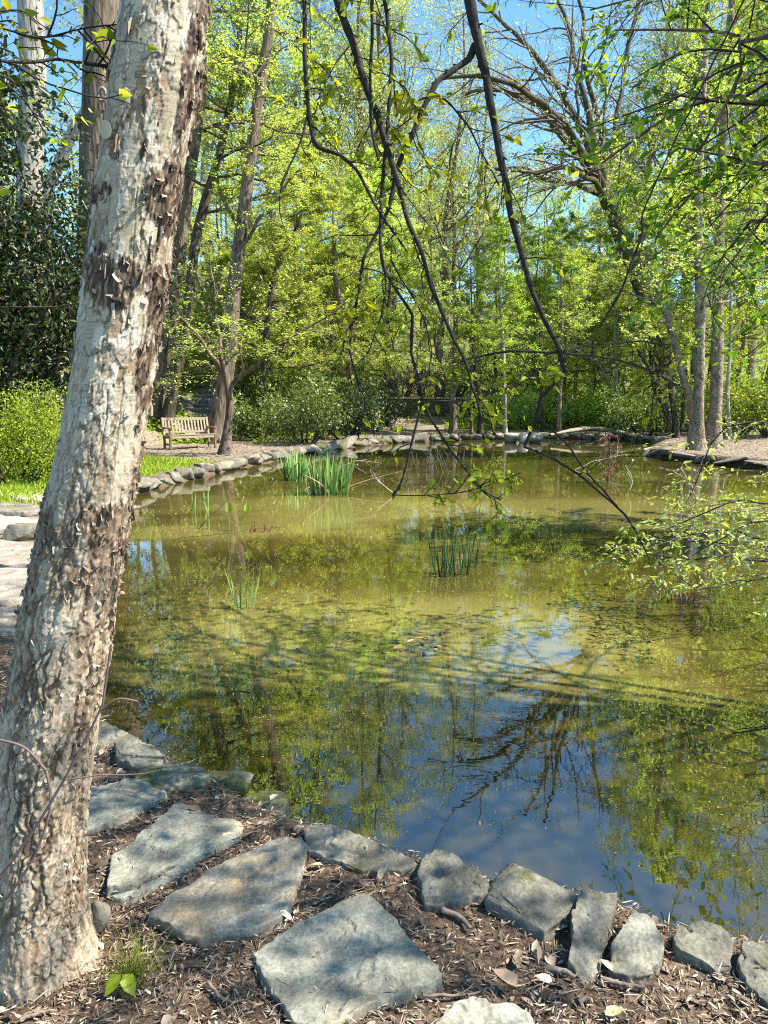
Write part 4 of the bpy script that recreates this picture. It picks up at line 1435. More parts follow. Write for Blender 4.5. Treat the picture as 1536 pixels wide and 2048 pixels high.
def crown_into(tm, cm, P, R, sp, rng, k=1.0, limbs=None):
    if limbs is None:
        S, D, L, r = spawn(P[None], R[None], int(sp['n1'] * k), sp['t0'], .99, sp['a1'], .2, 1, rng, sp['flat'] * .4, 0, .5)
        tt = np.linspace(0, 1, len(S))
        L = (sp['l1'] * (1 - tt) + sp['l1b'] * tt) * rng.uniform(.65, 1.2, len(S))
        r = np.minimum(np.maximum(r * .75, .012), L * .02 + .01)
        P1, R1 = grow(S, D, L, r, 8, .13, sp['g1'], rng, .25)
        tm.add(*tubes(P1, R1, 6), 0)
    else:
        P1, R1 = limbs
    S, D, L, r = spawn(P1, R1, sp['n2'], .12, 1, .85, .25, sp['r2'], rng, sp['flat'], .4)
    P2, R2 = grow(S, D, L, np.maximum(r * .8, .006), 6, .14, .01, rng, .3)
    cm.add(*tubes(P2, R2, 4), 0)
    S, D, L, r = spawn(P2, R2, sp['n3'], .1, 1, .8, .25, sp['r3'], rng, sp['flat'], .3)
    P3, R3 = grow(S, D, L, np.maximum(r * .7, .004), 4, .16, .0, rng, .4)
    cm.add(*tubes(P3, R3, 3), 0)
    if sp['nl']:
        put_leaves(cm, P3, sp['nl'], rng, sp['ls'], sp['asp'], sp['flat'], sp['lj'] * .7, 1, t0=.5)
        put_leaves(cm, P2, sp['nl'], rng, sp['ls'], sp['asp'], sp['flat'], sp['lj'] * .7, 1, t0=.6)


def tree(name, label, path_, spec, seed, bark, leaf, group=None, k=1.0, extra=None, cat='tree', ivy=0, over=None):
    """path_: rows of x, y, z, radius in world units"""
    rg = np.random.default_rng(3000 + seed)
    sp = dict(SPEC[spec])
    if over:
        sp.update(over)
    c_ = smooth_path(path_, 44)
    base = c_[0, :3].copy()
    root = thing(name, label, cat, tuple(base), group)
    tm, cm = MB(), MB()
    P, R = trunk_mesh(tm, c_, 0, 18, .45, seed)
    crown_into(tm, cm, P, R, sp, rg, k)
    if extra:
        for e in extra:
            e_ = smooth_path(e, 26)
            e_[1:-1, :3] += np.stack([perlin(e_[1:-1, :3] * .9 + o_) for o_ in (seed, seed + 31.7, seed + 77.1)], 1) * .12
            tm.add(*tubes(e_[None, :, :3], e_[None, :, 3], 9), 0)
            crown_into(tm, cm, None, None, {**sp, 'n2': max(4, int(sp['n2'] * 1.2)), 'r2': .38, 'r3': .5}, rg, 1, (e_[None, :, :3], e_[None, :, 3]))
            if ivy:
                put_leaves(tm, e_[None, :, :3], ivy, rg, .11, .8, .2, .11, 1)
    if ivy:
        put_leaves(tm, P[None], ivy * 2, rg, .12, .8, .2, .24, 1)
    tm.build('trunk', [bark, M_MID], root, base)
    cm.build('crown', [M_TWIG, leaf], root, base)
    return root


def ppath(pts, Y, top=None, dy=0.0):
    """photo pixels (x, y, width) of a trunk standing at distance Y, carried on above the picture to the height top"""
    out = []
    for i, (px, py, wd) in enumerate(pts):
        p = WY(px, py, Y + dy * i)
        out.append([*p, .5 * wd * Y / F_PX])
    out = np.array(out)
    g = gz(out[0, 0], out[0, 1])
    if out[0, 2] > g + .02:
        out = np.vstack([[out[0, 0] - (out[1, 0] - out[0, 0]) * .1, out[0, 1], g - .05, out[0, 3] * 1.05], out])
    else:
        out[0, 2] = g - .05
    if top and out[-1, 2] < top:
        d_ = (out[-1, :3] - out[-2, :3])
        d_ = d_ / np.linalg.norm(d_)
        d_ = norm(d_ * .6 + np.array([0, 0, .4]))
        q = out[-1].copy()
        n = 3
        h = (top - q[2]) / n
        for j in range(n):
            q = q.copy()
            q[:3] += d_ / d_[2] * h
            q[3] = max(q[3] * .6, .02)
            out = np.vstack([out, q])
    return out


# hero trees on the left bank
tree('tall_tree', 'pale grey shaggy barked tree at the far left edge', ppath([(58, 800, 52), (58, 600, 50), (60, 300, 46), (66, 150, 46), (60, 0, 44)], 21, 19), 'hero', 1, M_BARKP, M_OLIVE, None, .5, over=dict(t0=.62, n2=6, nl=5))
kt = tree('tall_tree', 'thick brown ridged tree with a knot hole, behind the birch', ppath([(186, 820, 72), (188, 600, 66), (192, 330, 60), (200, 180, 62), (206, 0, 66), (208, -120, 62)], 19, 18), 'hero', 2, M_BARK, M_OLIVE, None, .5, over=dict(t0=.66, n2=6, nl=4))
m = MB()
kc = WY(204, 189, 19 - .47)
a_ = np.linspace(0, 2 * PI, 21)[:20]
ringP = np.stack([.09 * np.cos(a_), 0 * a_, .14 * np.sin(a_)], 1) + kc
Vr, Qr = tubes(np.vstack([ringP, ringP[:2]])[None], np.full((1, 22), .04), 8)
m.add(Vr, Qr)
m.build('knot', m_plain('callus bark', (.18, .14, .10), (.30, .24, .18), 20), kt, np.array(kt.location))
tree('leaning_tree', 'slender grey leaning tree in the sky gap left of the knotted trunk', ppath([(95, 420, 20), (118, 330, 22), (150, 255, 20), (176, 215, 18), (215, 150, 14)], 26, 13), 'bare', 3, M_BARKP, M_OLIVE, None, .4, over=dict(t0=.75))
tree('tall_tree', 'big straight grey brown tree just right of the birch, behind the bench', ppath([(300, 858, 46), (316, 760, 40), (334, 650, 36), (352, 520, 32), (374, 380, 25), (398, 200, 24), (414, 0, 22)], 27.5, 17), 'hero', 4, M_BARK, M_FRESH, None, .6, over=dict(t0=.6))
tree('leaning_tree', 'dark leaning tree rising to the right behind the left end of the bench', ppath([(332, 852, 24), (346, 780, 22), (362, 700, 21), (378, 590, 19), (390, 490, 18), (408, 410, 17), (438, 310, 15), (462, 200, 13)], 27, 14), 'layer', 5, M_BARKD, M_FRESH, None, .6, over=dict(t0=.55))
tree('tall_tree', 'thick brown tree behind the right end of the bench', ppath([(436, 858, 36), (446, 790, 31), (460, 690, 29), (470, 560, 26), (485, 440, 24), (502, 310, 22), (516, 200, 20), (534, 90, 19), (548, -20, 17)], 26, 18), 'layer', 6, M_BARK, M_FRESH, None, .6,
     extra=[[(*WY(470, 520, 26), .07), (*WY(495, 480, 25.8), .06), (*WY(540, 410, 25.6), .05), (*WY(600, 340, 25.4), .03)],
            [(*WY(480, 470, 26), .07), (*WY(450, 400, 26.1), .05), (*WY(430, 330, 26.2), .03)]], over=dict(t0=.55, nl=10))
tree('small_tree', 'small smooth forked tree in front of the right end of the bench', ppath([(450, 906, 22), (455, 860, 17), (460, 810, 15), (456, 775, 14)], 21, 3.2), 'layer', 7, M_BARK, M_FRESH, None, .3,
     extra=[[(*WY(456, 772, 21), .09), (*WY(440, 735, 21), .07), (*WY(420, 712, 20.9), .06), (*WY(395, 672, 20.8), .05), (*WY(365, 640, 20.7), .035), (*WY(338, 600, 20.6), .02)],
            [(*WY(456, 775, 21), .09), (*WY(446, 720, 21), .06), (*WY(436, 650, 21.1), .05), (*WY(430, 590, 21.1), .04), (*WY(420, 520, 21.2), .02)],
            [(*WY(458, 780, 21), .08), (*WY(500, 738, 20.8), .05), (*WY(560, 690, 20.6), .04), (*WY(630, 650, 20.4), .03), (*WY(700, 600, 20.2), .015)]], over=dict(nl=6, t0=.85, n2=8))
tree('pale_stem_tree', 'thin white stemmed tree between the bench trees', ppath([(428, 790, 12), (424, 690, 11), (412, 620, 10), (398, 570, 9), (385, 480, 7)], 31, 11), 'slim', 8, M_BARKW, M_FRESH, None, 1.0)
tree('understory_tree', 'leaning dark stemmed tree with bright layered leaves right of the bench', ppath([(520, 840, 13), (528, 740, 12), (535, 640, 12), (548, 560, 11), (568, 500, 10), (592, 460, 8)], 29, 10), 'layer', 9, M_BARKD, M_FRESH, None, 1.1)
tree('understory_tree', 'bright layered tree left of the stone wall', ppath([(700, 850, 12), (698, 760, 11), (690, 650, 10), (672, 560, 9), (668, 480, 7)], 33, 11), 'layer', 10, M_BARK, M_FRESH, None, 1.2)
tree('understory_tree', 'thin stemmed tree standing in front of the stone wall, its left end', ppath([(776, 842, 11), (775, 780, 10), (770, 700, 9), (778, 600, 7)], 38, 10), 'layer', 11, M_BARKD, M_FRESH, None, 1.0)
tree('small_tree', 'forked small tree on the far bank in front of the stone wall', ppath([(906, 866, 16), (906, 815, 13), (900, 770, 12), (888, 735, 10), (872, 690, 8), (868, 640, 6)], 31.5, 8), 'slim', 12, M_BARK, M_OLIVE, None, 1.0,
     extra=[[(*WY(905, 800, 31.5), .09), (*WY(918, 760, 31.4), .07), (*WY(932, 730, 31.3), .05), (*WY(950, 690, 31.2), .02)]])
tree('slim_tree', 'thin stem on the far bank, right of the forked small tree', ppath([(943, 862, 7), (942, 800, 6), (945, 720, 5)], 32, 6), 'slim', 13, M_BARK, M_MID, None, .7)
tree('slim_tree', 'dark double stem on the far bank left of the log', ppath([(961, 868, 12), (960, 800, 10), (950, 740, 8), (946, 680, 6)], 31.5, 7), 'slim', 14, M_BARKD, M_MID, None, .8,
     extra=[[(*WY(990, 868, 31.5), .06), (*WY(975, 830, 31.5), .05), (*WY(962, 800, 31.5), .04)]])
tree('slim_tree', 'straight grey stem on the far bank, midway to the log', ppath([(1010, 866, 9), (1009, 780, 8), (1006, 690, 7), (1000, 600, 5)], 32, 9), 'slim', 15, M_BARKP, M_MID, None, 1.0)
tree('slim_tree', 'straight pale tan stem behind the left end of the log', ppath([(1118, 858, 9), (1120, 780, 8), (1124, 700, 7), (1122, 600, 6)], 33, 9), 'slim', 16, M_BARKW, M_FRESH, None, 1.0)
tree('slim_tree', 'thin dark stem left of the pale tan one behind the log', ppath([(1084, 860, 6), (1083, 800, 5), (1080, 720, 5)], 34, 7), 'slim', 17, M_BARKD, M_MID, None, .8)
tree('slim_tree', 'short stem behind the right end of the log', ppath([(1238, 850, 11), (1234, 800, 10), (1230, 720, 8), (1232, 620, 6)], 35, 9), 'layer', 18, M_BARKP, M_MID, None, 1.0)
# the big ivy clad tree with spreading limbs
YO = 34
E = lambda *a: [(*WY(x, y, YO + d), (.26 * wd + 1.2) * YO / F_PX) for x, y, wd, d in a]
tree('ivy_clad_tree', 'great ivy clad tree with limbs fanning out across the sky', ppath([(1345, 845, 44), (1330, 740, 36), (1308, 640, 34), (1272, 540, 33), (1240, 460, 33), (1215, 395, 30)], YO, None), 'bare', 20, M_BARKI, M_OLIVE, None, .15,
     extra=[E((1216, 400, 24, 0), (1185, 330, 22, -1), (1150, 280, 20, -2), (1105, 225, 17, -3), (1060, 190, 14, -4), (1000, 160, 10, -5), (940, 150, 7, -5), (870, 160, 4, -5)),
            E((1212, 395, 24, 0), (1170, 330, 21, 0), (1125, 270, 19, 0), (1080, 215, 17, 0), (1035, 190, 14, 0), (985, 180, 10, 0), (930, 190, 5, 0)),
            E((1214, 390, 26, 0), (1180, 300, 23, 1), (1140, 215, 20, 1), (1100, 150, 17, 2), (1060, 95, 13, 2), (1000, 40, 9, 2), (930, -20, 6, 2)),
            E((1216, 390, 24, 0), (1190, 280, 20, 1), (1165, 190, 16, 1), (1150, 110, 13, 2), (1130, 40, 10, 2), (1105, -40, 7, 3)),
            E((1218, 390, 20, 0), (1200, 260, 16, 2), (1170, 130, 12, 2), (1166, 40, 9, 3), (1150, -60, 6, 3)),
            E((1210, 392, 16, 0), (1165, 378, 14, -1), (1110, 362, 11, -1), (1050, 340, 9, -2), (990, 338, 6, -2)),
            E((1216, 396, 16, 0), (1170, 350, 12, -3), (1120, 338, 10, -4), (1060, 345, 8, -5), (1000, 335, 5, -6)),
            E((1222, 395, 20, 0), (1225, 280, 16, 2), (1245, 180, 12, 3), (1260, 80, 10, 4), (1290, -40, 7, 5)),
            E((1225, 400, 18, 0), (1265, 310, 14, 1), (1320, 230, 11, 2), (1380, 150, 8, 2), (1440, 90, 5, 2))],
     ivy=4, over=dict(n2=11, n3=8, nl=7, ls=.085, r2=.5))
# river birches on the peninsula
tree('pale_bark_tree', 'slender pale stem leaning left from the peninsula clump', ppath([(1386, 890, 20), (1386, 850, 15), (1384, 810, 14), (1374, 780, 14), (1362, 740, 13), (1350, 690, 12), (1336, 640, 12), (1320, 590, 11), (1300, 540, 9)], 22.6, 9), 'slim', 21, M_BARKW, M_FRESH, None, 1.2, over=dict(l1=2.4, t0=.4))
tree('pale_bark_tree', 'straightest pale barked trunk at the water edge of the peninsula', ppath([(1394, 896, 30), (1397, 840, 20), (1399, 740, 19), (1400, 600, 18), (1396, 450, 16), (1402, 250, 14), (1412, 60, 12)], 22.5, 14), 'slim', 22, M_BARKW, M_FRESH, None, 1.6, over=dict(l1=2.6, t0=.3))
tree('pale_bark_tree', 'thick rough pale barked trunk, the right one on the peninsula', ppath([(1424, 886, 32), (1430, 830, 24), (1434, 740, 23), (1436, 600, 21), (1440, 420, 18), (1450, 220, 15), (1462, 30, 13)], 24, 15), 'slim', 23, M_BARKW, M_MID, None, 1.6, over=dict(l1=2.8, t0=.3))
tree('slim_tree', 'thin grey stem right of the peninsula trunks', ppath([(1458, 862, 8), (1455, 780, 7), (1460, 700, 6), (1462, 600, 5)], 28, 8), 'slim', 24, M_BARKP, M_MID, None, 1.0)
tree('tall_tree', 'grey trunk deep among the shrubs at the right edge', ppath([(1502, 800, 16), (1504, 720, 15), (1508, 500, 14), (1512, 200, 12)], 40, 20), 'tall', 25, M_BARKP, M_MID, None, .8)
tree('multi_stem_tree', 'dark many stemmed shrub tree behind the peninsula, left of its trunks', ppath([(1352, 862, 12), (1345, 800, 11), (1335, 740, 9), (1322, 690, 7)], 29, 6), 'slim', 26, M_BARKD, M_MID, None, .8,
     extra=[E((1340, 860, 9, -5), (1320, 800, 8, -5), (1300, 750, 6, -5), (1275, 700, 4, -5)), E((1362, 860, 9, -5), (1368, 800, 8, -5), (1372, 740, 6, -5)), E((1335, 862, 8, -5), (1330, 790, 8, -5), (1320, 730, 6, -5), (1312, 680, 4, -5))])

# overhanging tree on the right bank, its trunk outside the picture
rg = np.random.default_rng(77)
bx, by = 5.3, 3.6
bz = gz(bx, by)
ov = thing('overhanging_tree', 'broadleaf tree whose low branches hang into the top right corner', 'tree', (bx, by, bz))
tm, cm = MB(), MB()
tp = smooth_path([(bx, by, bz - .1, .16), (bx - .1, by + .05, 2.2, .13), (bx - .25, by + .1, 4.4, .11), (bx - .2, by + .1, 6.6, .08), (bx - .3, by, 8.6, .03)], 40)
P, R = trunk_mesh(tm, tp, 0, 16, .4, 3)
lm = []
for pts in ([(bx - .15, by + .1, 3.6), WY(1600, 120, 4.6), WY(1480, 70, 5.0), WY(1360, 60, 5.3), WY(1230, 60, 5.6)],
            [(bx - .15, by + .1, 3.3), WY(1600, 210, 4.6), WY(1480, 190, 5.2), WY(1360, 220, 5.6), WY(1240, 300, 5.9), WY(1130, 380, 6.1)],
            [(bx - .15, by + .1, 3.0), WY(1610, 330, 4.8), WY(1480, 320, 5.2), WY(1380, 390, 5.5), WY(1310, 480, 5.7)],
            [(bx - .15, by + .1, 2.8), WY(1610, 440, 5), WY(1500, 450, 5.4), WY(1430, 540, 5.6), WY(1400, 620, 5.7)],
            [(bx - .2, by + .1, 3.9), WY(1590, -40, 5), WY(1460, -60, 5.4), WY(1330, -20, 5.8), WY(1180, 20, 6.2)],
            [(bx - .2, by + .1, 3.5), WY(1600, 60, 4.2), WY(1500, 120, 4.2), WY(1440, 230, 4.3), WY(1400, 300, 4.4)]):
    lm.append(smooth_path(pts, 20))
lm = np.array(lm)
lR = np.linspace(.035, .006, 20)[None].repeat(len(lm), 0)
tm.add(*tubes(lm, lR, 7), 0)
limb_foliage(cm, lm, lR, 14, .28, 7, .5, 6, .062, rg, .5, True, -.03, .3, .9, .5, 5, .12, .01, .15)
S, D, L, r = spawn(P[None], R[None], 30, .38, .98, 1.05, .2, 1, rg, .3, 0, .5)
D[:, 0] = D[:, 0] - .35
D[:, 1] = D[:, 1] - .25
L = np.linspace(4.2, 2.2, len(S)) * rg.uniform(.7, 1.15, len(S))
P1, R1 = grow(S, D, L, np.full(len(S), .03), 8, .1, .01, rg, .3)
tm.add(*tubes(P1, R1, 6), 0)
limb_foliage(cm, P1, R1, 9, .42, 6, .5, 5, .07, rg, .45, False, -.01, .15, .9, .55, 4, .12, .02, .1)
tm.build('trunk', M_BARK, ov, np.array(ov.location))
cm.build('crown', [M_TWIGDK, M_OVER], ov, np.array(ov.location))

rg = np.random.default_rng(79)
bx, by = 9.6, 9.4
bz = gz(bx, by)
lt = thing('leaning_tree', 'bright yellow green leaved branches of a tree leaning in at the right edge, halfway up', 'tree', (bx, by, bz))
tm, cm = MB(), MB()
tp = smooth_path([(bx, by, bz - .1, .15), (bx - .2, by, 2.2, .12), (bx - .6, by, 4.6, .10), (bx - .9, by, 6.8, .07), (bx - 1.1, by, 8.8, .03)], 40)
P, R = trunk_mesh(tm, tp, 0, 16, .4, 5)
lm = np.array([smooth_path([(bx - .3, by, zz_), WY(1700, p0, by - .2), WY(1560, p1, by - .1), WY(1470, p2, by), WY(1400, p3, by + .2)], 20) for zz_, p0, p1, p2, p3 in ((2.7, 560, 490, 480, 500), (3.3, 480, 430, 420, 455), (3.0, 620, 560, 560, 600))])
lR = np.linspace(.035, .008, 20)[None].repeat(3, 0)
tm.add(*tubes(lm, lR, 7), 0)
limb_foliage(cm, lm, lR, 12, .24, 7, .5, 8, .075, rg, .6, False, .0, .3, .9, .5, 4, .12, .02, .05)
S, D, L, r = spawn(P[None], R[None], 26, .30, .98, 1.05, .2, 1, rg, .3, 0, .5)
L = np.linspace(3.4, 1.8, len(S)) * rg.uniform(.7, 1.15, len(S))
P1, R1 = grow(S, D, L, np.full(len(S), .03), 8, .1, .01, rg, .3)
tm.add(*tubes(P1, R1, 6), 0)
limb_foliage(cm, P1, R1, 9, .42, 7, .5, 8, .09, rg, .5, False, -.01, .15, .9, .55, 4, .12, .03, .1)
tm.build('trunk', M_BARK, lt, np.array(lt.location))
cm.build('crown', [M_TWIG, M_FRESH], lt, np.array(lt.location))

# shrub on the right bank arching low over the water
sx, sy = 5.6, 6.4
sz = gz(sx, sy)
sh = thing('overhanging_shrub', 'fine leaved shrub arching low over the water at the right edge', 'shrub', (sx, sy, sz))
m, sm = MB(), MB()
lm = []
for j, pts in enumerate(([WY(1560, 1080, 6.1), WY(1470, 1060, 6.0), WY(1380, 1070, 5.9), WY(1300, 1090, 5.9)], [WY(1560, 1120, 6.2), WY(1460, 1110, 6.1), WY(1370, 1120, 6.0), WY(1260, 1100, 6.2)],
            [WY(1560, 1010, 6.0), WY(1480, 1000, 6.0), WY(1400, 1030, 6.0), WY(1330, 1060, 6.1)], [WY(1560, 1150, 5.7), WY(1480, 1160, 5.6), WY(1400, 1180, 5.5), WY(1350, 1150, 5.6)],
            [WY(1570, 960, 6.4), WY(1500, 940, 6.5), WY(1440, 950, 6.6)], [WY(1560, 1040, 5.4), WY(1490, 1050, 5.3), WY(1440, 1080, 5.2), WY(1400, 1100, 5.2)],
            [WY(1580, 850, 6.4), WY(1500, 845, 6.5), WY(1450, 855, 6.5), WY(1420, 890, 6.6), WY(1395, 960, 6.7), WY(1370, 1010, 6.8)],
            [WY(1570, 1090, 6.6), WY(1440, 1085, 6.7), WY(1330, 1085, 6.8), WY(1240, 1110, 6.9)])):
    lm.append(smooth_path([(sx + .1 * j - .3, sy + .05 * j, sz), (sx - .3, sy - .1, sz + .5 + .05 * j)] + pts, 22))
lm = np.array(lm)
lR = np.linspace(.018, .004, 22)[None].repeat(len(lm), 0)
sm.add(*tubes(lm, lR, 6))
limb_foliage(m, lm, lR, 13, .2, 6, .5, 6, .048, rg, .6, True, -.01, .3, .8, .42, 4, .14, .01, .05)
sm.build('stem', M_TWIGDK, sh, np.array(sh.location))
m.build('foliage', [M_TWIG, M_FRESH], sh, np.array(sh.location))

# ------------------------------------------------------------------ woodland behind the pond
def proto(name, label, spec, H, r, seed, bark, leaf, k=1.0, over=None, cat='tree'):
    rg = np.random.default_rng(6000 + seed)
    n = 7
    z = np.linspace(-.1, H, n)
    xy = np.cumsum(rg.normal(size=(n, 2)) * H * .012, 0)
    xy -= xy[0]
    R = r * np.linspace(1, .12, n)
    sp = {**SPEC[spec], **(over or {})}
    root = thing(name, label, cat, (0, 0, 0))
    tm, cm = MB(), MB()
    P, R = trunk_mesh(tm, smooth_path(np.c_[xy, z, R], 30), 0, 12, .4, seed)
    crown_into(tm, cm, P, R, sp, rg, k)
    tm.build('trunk', [bark], root)
    cm.build('crown', [M_TWIG, leaf], root)
    return root


PROT = {
    'tall_a': proto('woodland_tree', '', 'tall', 21, .30, 1, M_BARK, M_OLIVE, 1.1),
    'tall_b': proto('woodland_tree', '', 'tall', 24, .34, 2, M_BARKP, M_OLIVE, 1.2, dict(l1=5.5)),
    'tall_c': proto('woodland_tree', '', 'tall', 19, .26, 3, M_BARK, M_FRESH, 1.2, dict(l1=5.0, nl=9, ls=.12)),
    'bare': proto('woodland_tree', '', 'bare', 22, .28, 4, M_BARK, M_OLIVE, 1.2),
    'lay_a': proto('understory_tree', '', 'layer', 9, .11, 5, M_BARKD, M_FRESH, 1.3),
    'lay_b': proto('understory_tree', '', 'layer', 12, .14, 6, M_BARK, M_FRESH, 1.5, dict(l1=3.8)),
    'lay_c': proto('understory_tree', '', 'layer', 7, .08, 7, M_BARKD, M_MID, 1.3),
}
used = set()


def plant(key, x, y, s, rz, label, group):
    o = PROT[key]
    loc = (x, y, gz(x, y) - .05)
    if key not in used:
        used.add(key)
        o.location = loc
        o.rotation_euler = (0, 0, rz)
        o.scale = (s, s, s)
        return tag(o, label, None, group)
    return copy_tree(o, loc, rz, s, label, group)


rng = np.random.default_rng(21)
KIND = {'tall_a': 'tall olive leaved woodland tree', 'tall_b': 'tall pale barked woodland tree', 'tall_c': 'tall bright green woodland tree', 'bare': 'almost bare tall woodland tree',
        'lay_a': 'bright layered understory tree', 'lay_b': 'large bright layered understory tree', 'lay_c': 'low green understory tree'}
spots = []
# (photo column, distance, kind, scale) - chosen so that the sky gaps stay where the photograph has them
for px, Y, k, s in [(-140, 40, 'tall_c', 1), (-60, 30, 'lay_b', 1.1), (20, 48, 'tall_c', .8), (300, 44, 'lay_b', 1.1), (370, 46, 'tall_a', 1.25), (445, 36, 'lay_a', 1.0), (420, 58, 'tall_b', 1.3),
                    (510, 46, 'tall_c', 1.35), (585, 38, 'lay_b', 1.1), (560, 60, 'bare', 1.1), (630, 48, 'tall_c', 1.3), (655, 62, 'tall_a', 1.05), (720, 42, 'lay_a', 1.3), (735, 56, 'tall_b', 1.0),
                    (790, 46, 'tall_a', 1.25), (840, 58, 'lay_b', 1.1), (850, 64, 'tall_c', 1.05), (915, 54, 'tall_a', .85), (985, 47, 'lay_b', .95), (1000, 66, 'tall_c', .85),
                    (1060, 44, 'lay_b', .9), (1085, 58, 'tall_c', .75), (1120, 40, 'lay_c', 1.3), (1150, 50, 'lay_b', 1.0), (1180, 64, 'tall_a', .8), (1225, 46, 'lay_b', 1.1), (1270, 52, 'tall_b', 1.2),
                    (1300, 42, 'lay_a', 1.3), (1345, 48, 'tall_a', 1.3), (1375, 38, 'lay_b', 1.1), (1420, 44, 'tall_c', 1.3), (1455, 60, 'tall_a', 1.1), (1480, 36, 'lay_b', 1.0), (1530, 42, 'tall_b', 1.2),
                    (1570, 33, 'lay_b', 1.2), (1620, 40, 'tall_c', 1.1), 
                    (790, 58, 'bare', 1.2), (880, 46, 'bare', 1.0), (960, 60, 'bare', 1.15), (700, 48, 'bare', 1.1), (1330, 50, 'bare', 1.2), (1440, 54, 'bare', 1.2), (470, 31, 'lay_c', 1.0), (655, 36, 'lay_c', 1.1), (560, 33, 'lay_a', .9), (1190, 37, 'lay_a', .8)]:
    spots.append((px, Y, k, s))
cnt = {}
for px, Y, k, s in sorted(spots):
    x = (px - 768) * (Y * CP) / F_PX
    cnt[k] = cnt.get(k, 0) + 1
    i = cnt[k]
    n_ = sum(1 for q in spots if q[2] == k)
    plant(k, x, Y, s, rng.random() * 6.28, f'{KIND[k]} beyond the pond, {ordinal(i - 1)} of its kind from the left', KIND[k] + 's beyond the pond')

# the far wood reads as one mass
m = MB()
rg = np.random.default_rng(31)
for k in range(70):
    y = rg.uniform(72, 120)
    x = rg.uniform(-.75, .85) * y
    h = rg.uniform(14, 21) * (0.8 if -.18 < x / y < .0 else 1)
    z0 = gz(x, y)
    P, R = grow(np.array([[x, y, z0 - .2]]), np.array([[0, 0, 1.0]]), np.array([h]), np.array([rg.uniform(.14, .3)]), 8, .03, .02, rg, .15)
    m.add(*tubes(P, R, 6), 0)
    S, D, L, r = spawn(P, R, 26, .04, .99, .95, .25, .26, rg, .2, .3, .4)
    P1, R1 = grow(S, D, L, np.maximum(r, .02), 5, .16, .03, rg, .3)
    m.add(*tubes(P1, R1, 4), 0)
    S, D, L, r = spawn(P1, R1, 8, .15, 1, .85, .3, .5, rg, .4, .3)
    P2, R2 = grow(S, D, L, np.maximum(r, .012), 3, .18, 0, rg, .4)
    m.add(*tubes(P2, R2, 3), 0)
    put_leaves(m, P2, 14, rg, .24, .62, .35, .3, 1 + (k % 3 == 0))
tag(m.build('far_woodland', [M_BARK, M_OLIVE, M_FRESH]), kind='stuff')

# ------------------------------------------------------------------ shrubs
def bush_mesh(name, seed, w_, d_, h_, nl, ls, leaf, asp=.45, nst=14, lumps=9, parent=None, fine=False, shell=.55, flat=.3, bark=M_TWIG):
    """stems rising from the base, and leaves gathered in uneven clumps"""
    rg = np.random.default_rng(7000 + seed)
    sm, fm = MB(), MB()
    a_ = rg.random(nst) * 2 * PI
    S = np.stack([np.cos(a_) * .08 * w_, np.sin(a_) * .08 * d_, np.full(nst, -.05)], 1)
    D = np.stack([np.cos(a_) * w_ * .5, np.sin(a_) * d_ * .5, np.full(nst, h_) * rg.uniform(.5, 1.3, nst)], 1)
    P, R = grow(S, D, np.full(nst, h_) * rg.uniform(.6, .95, nst), np.full(nst, .014 + .008 * h_), 9, .1, .0, rg, .25)
    sm.add(*tubes(P, R, 6), 0)
    S, D, L, r = spawn(P, R, 8, .25, 1, .8, .3, .4, rg, .2, .3)
    P2, R2 = grow(S, D, L, np.maximum(r, .004), 5, .14, .01, rg, .3)
    sm.add(*tubes(P2, R2, 4), 0)
    ends = P2[:, 2:].reshape(-1, 3)
    lc = np.stack([rg.uniform(-.42, .42, lumps) * w_, rg.uniform(-.42, .42, lumps) * d_, rg.uniform(.25, .85, lumps) * h_], 1)
    lr = rg.uniform(.16, .30, lumps) * min(w_, h_, d_ * 1.3)
    kk = rg.integers(0, lumps, nl)
    u = norm(rg.normal(size=(nl, 3)))
    pos = lc[kk] + u * (lr[kk] * (shell + (1.05 - shell) * rg.random(nl) ** .6))[:, None]
    n2 = nl // 2
    pos[:n2] = ends[rg.integers(0, len(ends), n2)] + rg.normal(size=(n2, 3)) * .07 * h_
    pos[:, 2] = np.maximum(pos[:, 2], .02 + .1 * rg.random(nl))
    Dr = norm(u * .8 + rg.normal(size=(nl, 3)) * .6)
    Nn = norm(np.array([0, 0, 1.0]) * (.4 + flat) + rg.normal(size=(nl, 3)) * .5)
    L = ls * rg.uniform(.6, 1.3, nl)
    V, Q = (leafs_fine if fine else leafs)(pos, Dr, Nn, L, L * asp)
    fm.add(V, Q, 0)
    return sm, fm


def bush(name, label, px, Y, w_, h_, nl, ls, leaf, seed, asp=.45, cat='shrub', group=None, d_=None, **kw):
    x = (px - 768) * (Y * CP) / F_PX
    z = gz(x, Y)
    root = thing(name, label, cat, (x, Y, z), group)
    sm, fm = bush_mesh(name, seed, w_, d_ or w_ * .8, h_, nl, ls, leaf, asp, **kw)
    sm.build('stem', M_BARKD, root)
    fm.build('foliage', leaf, root)
    return root


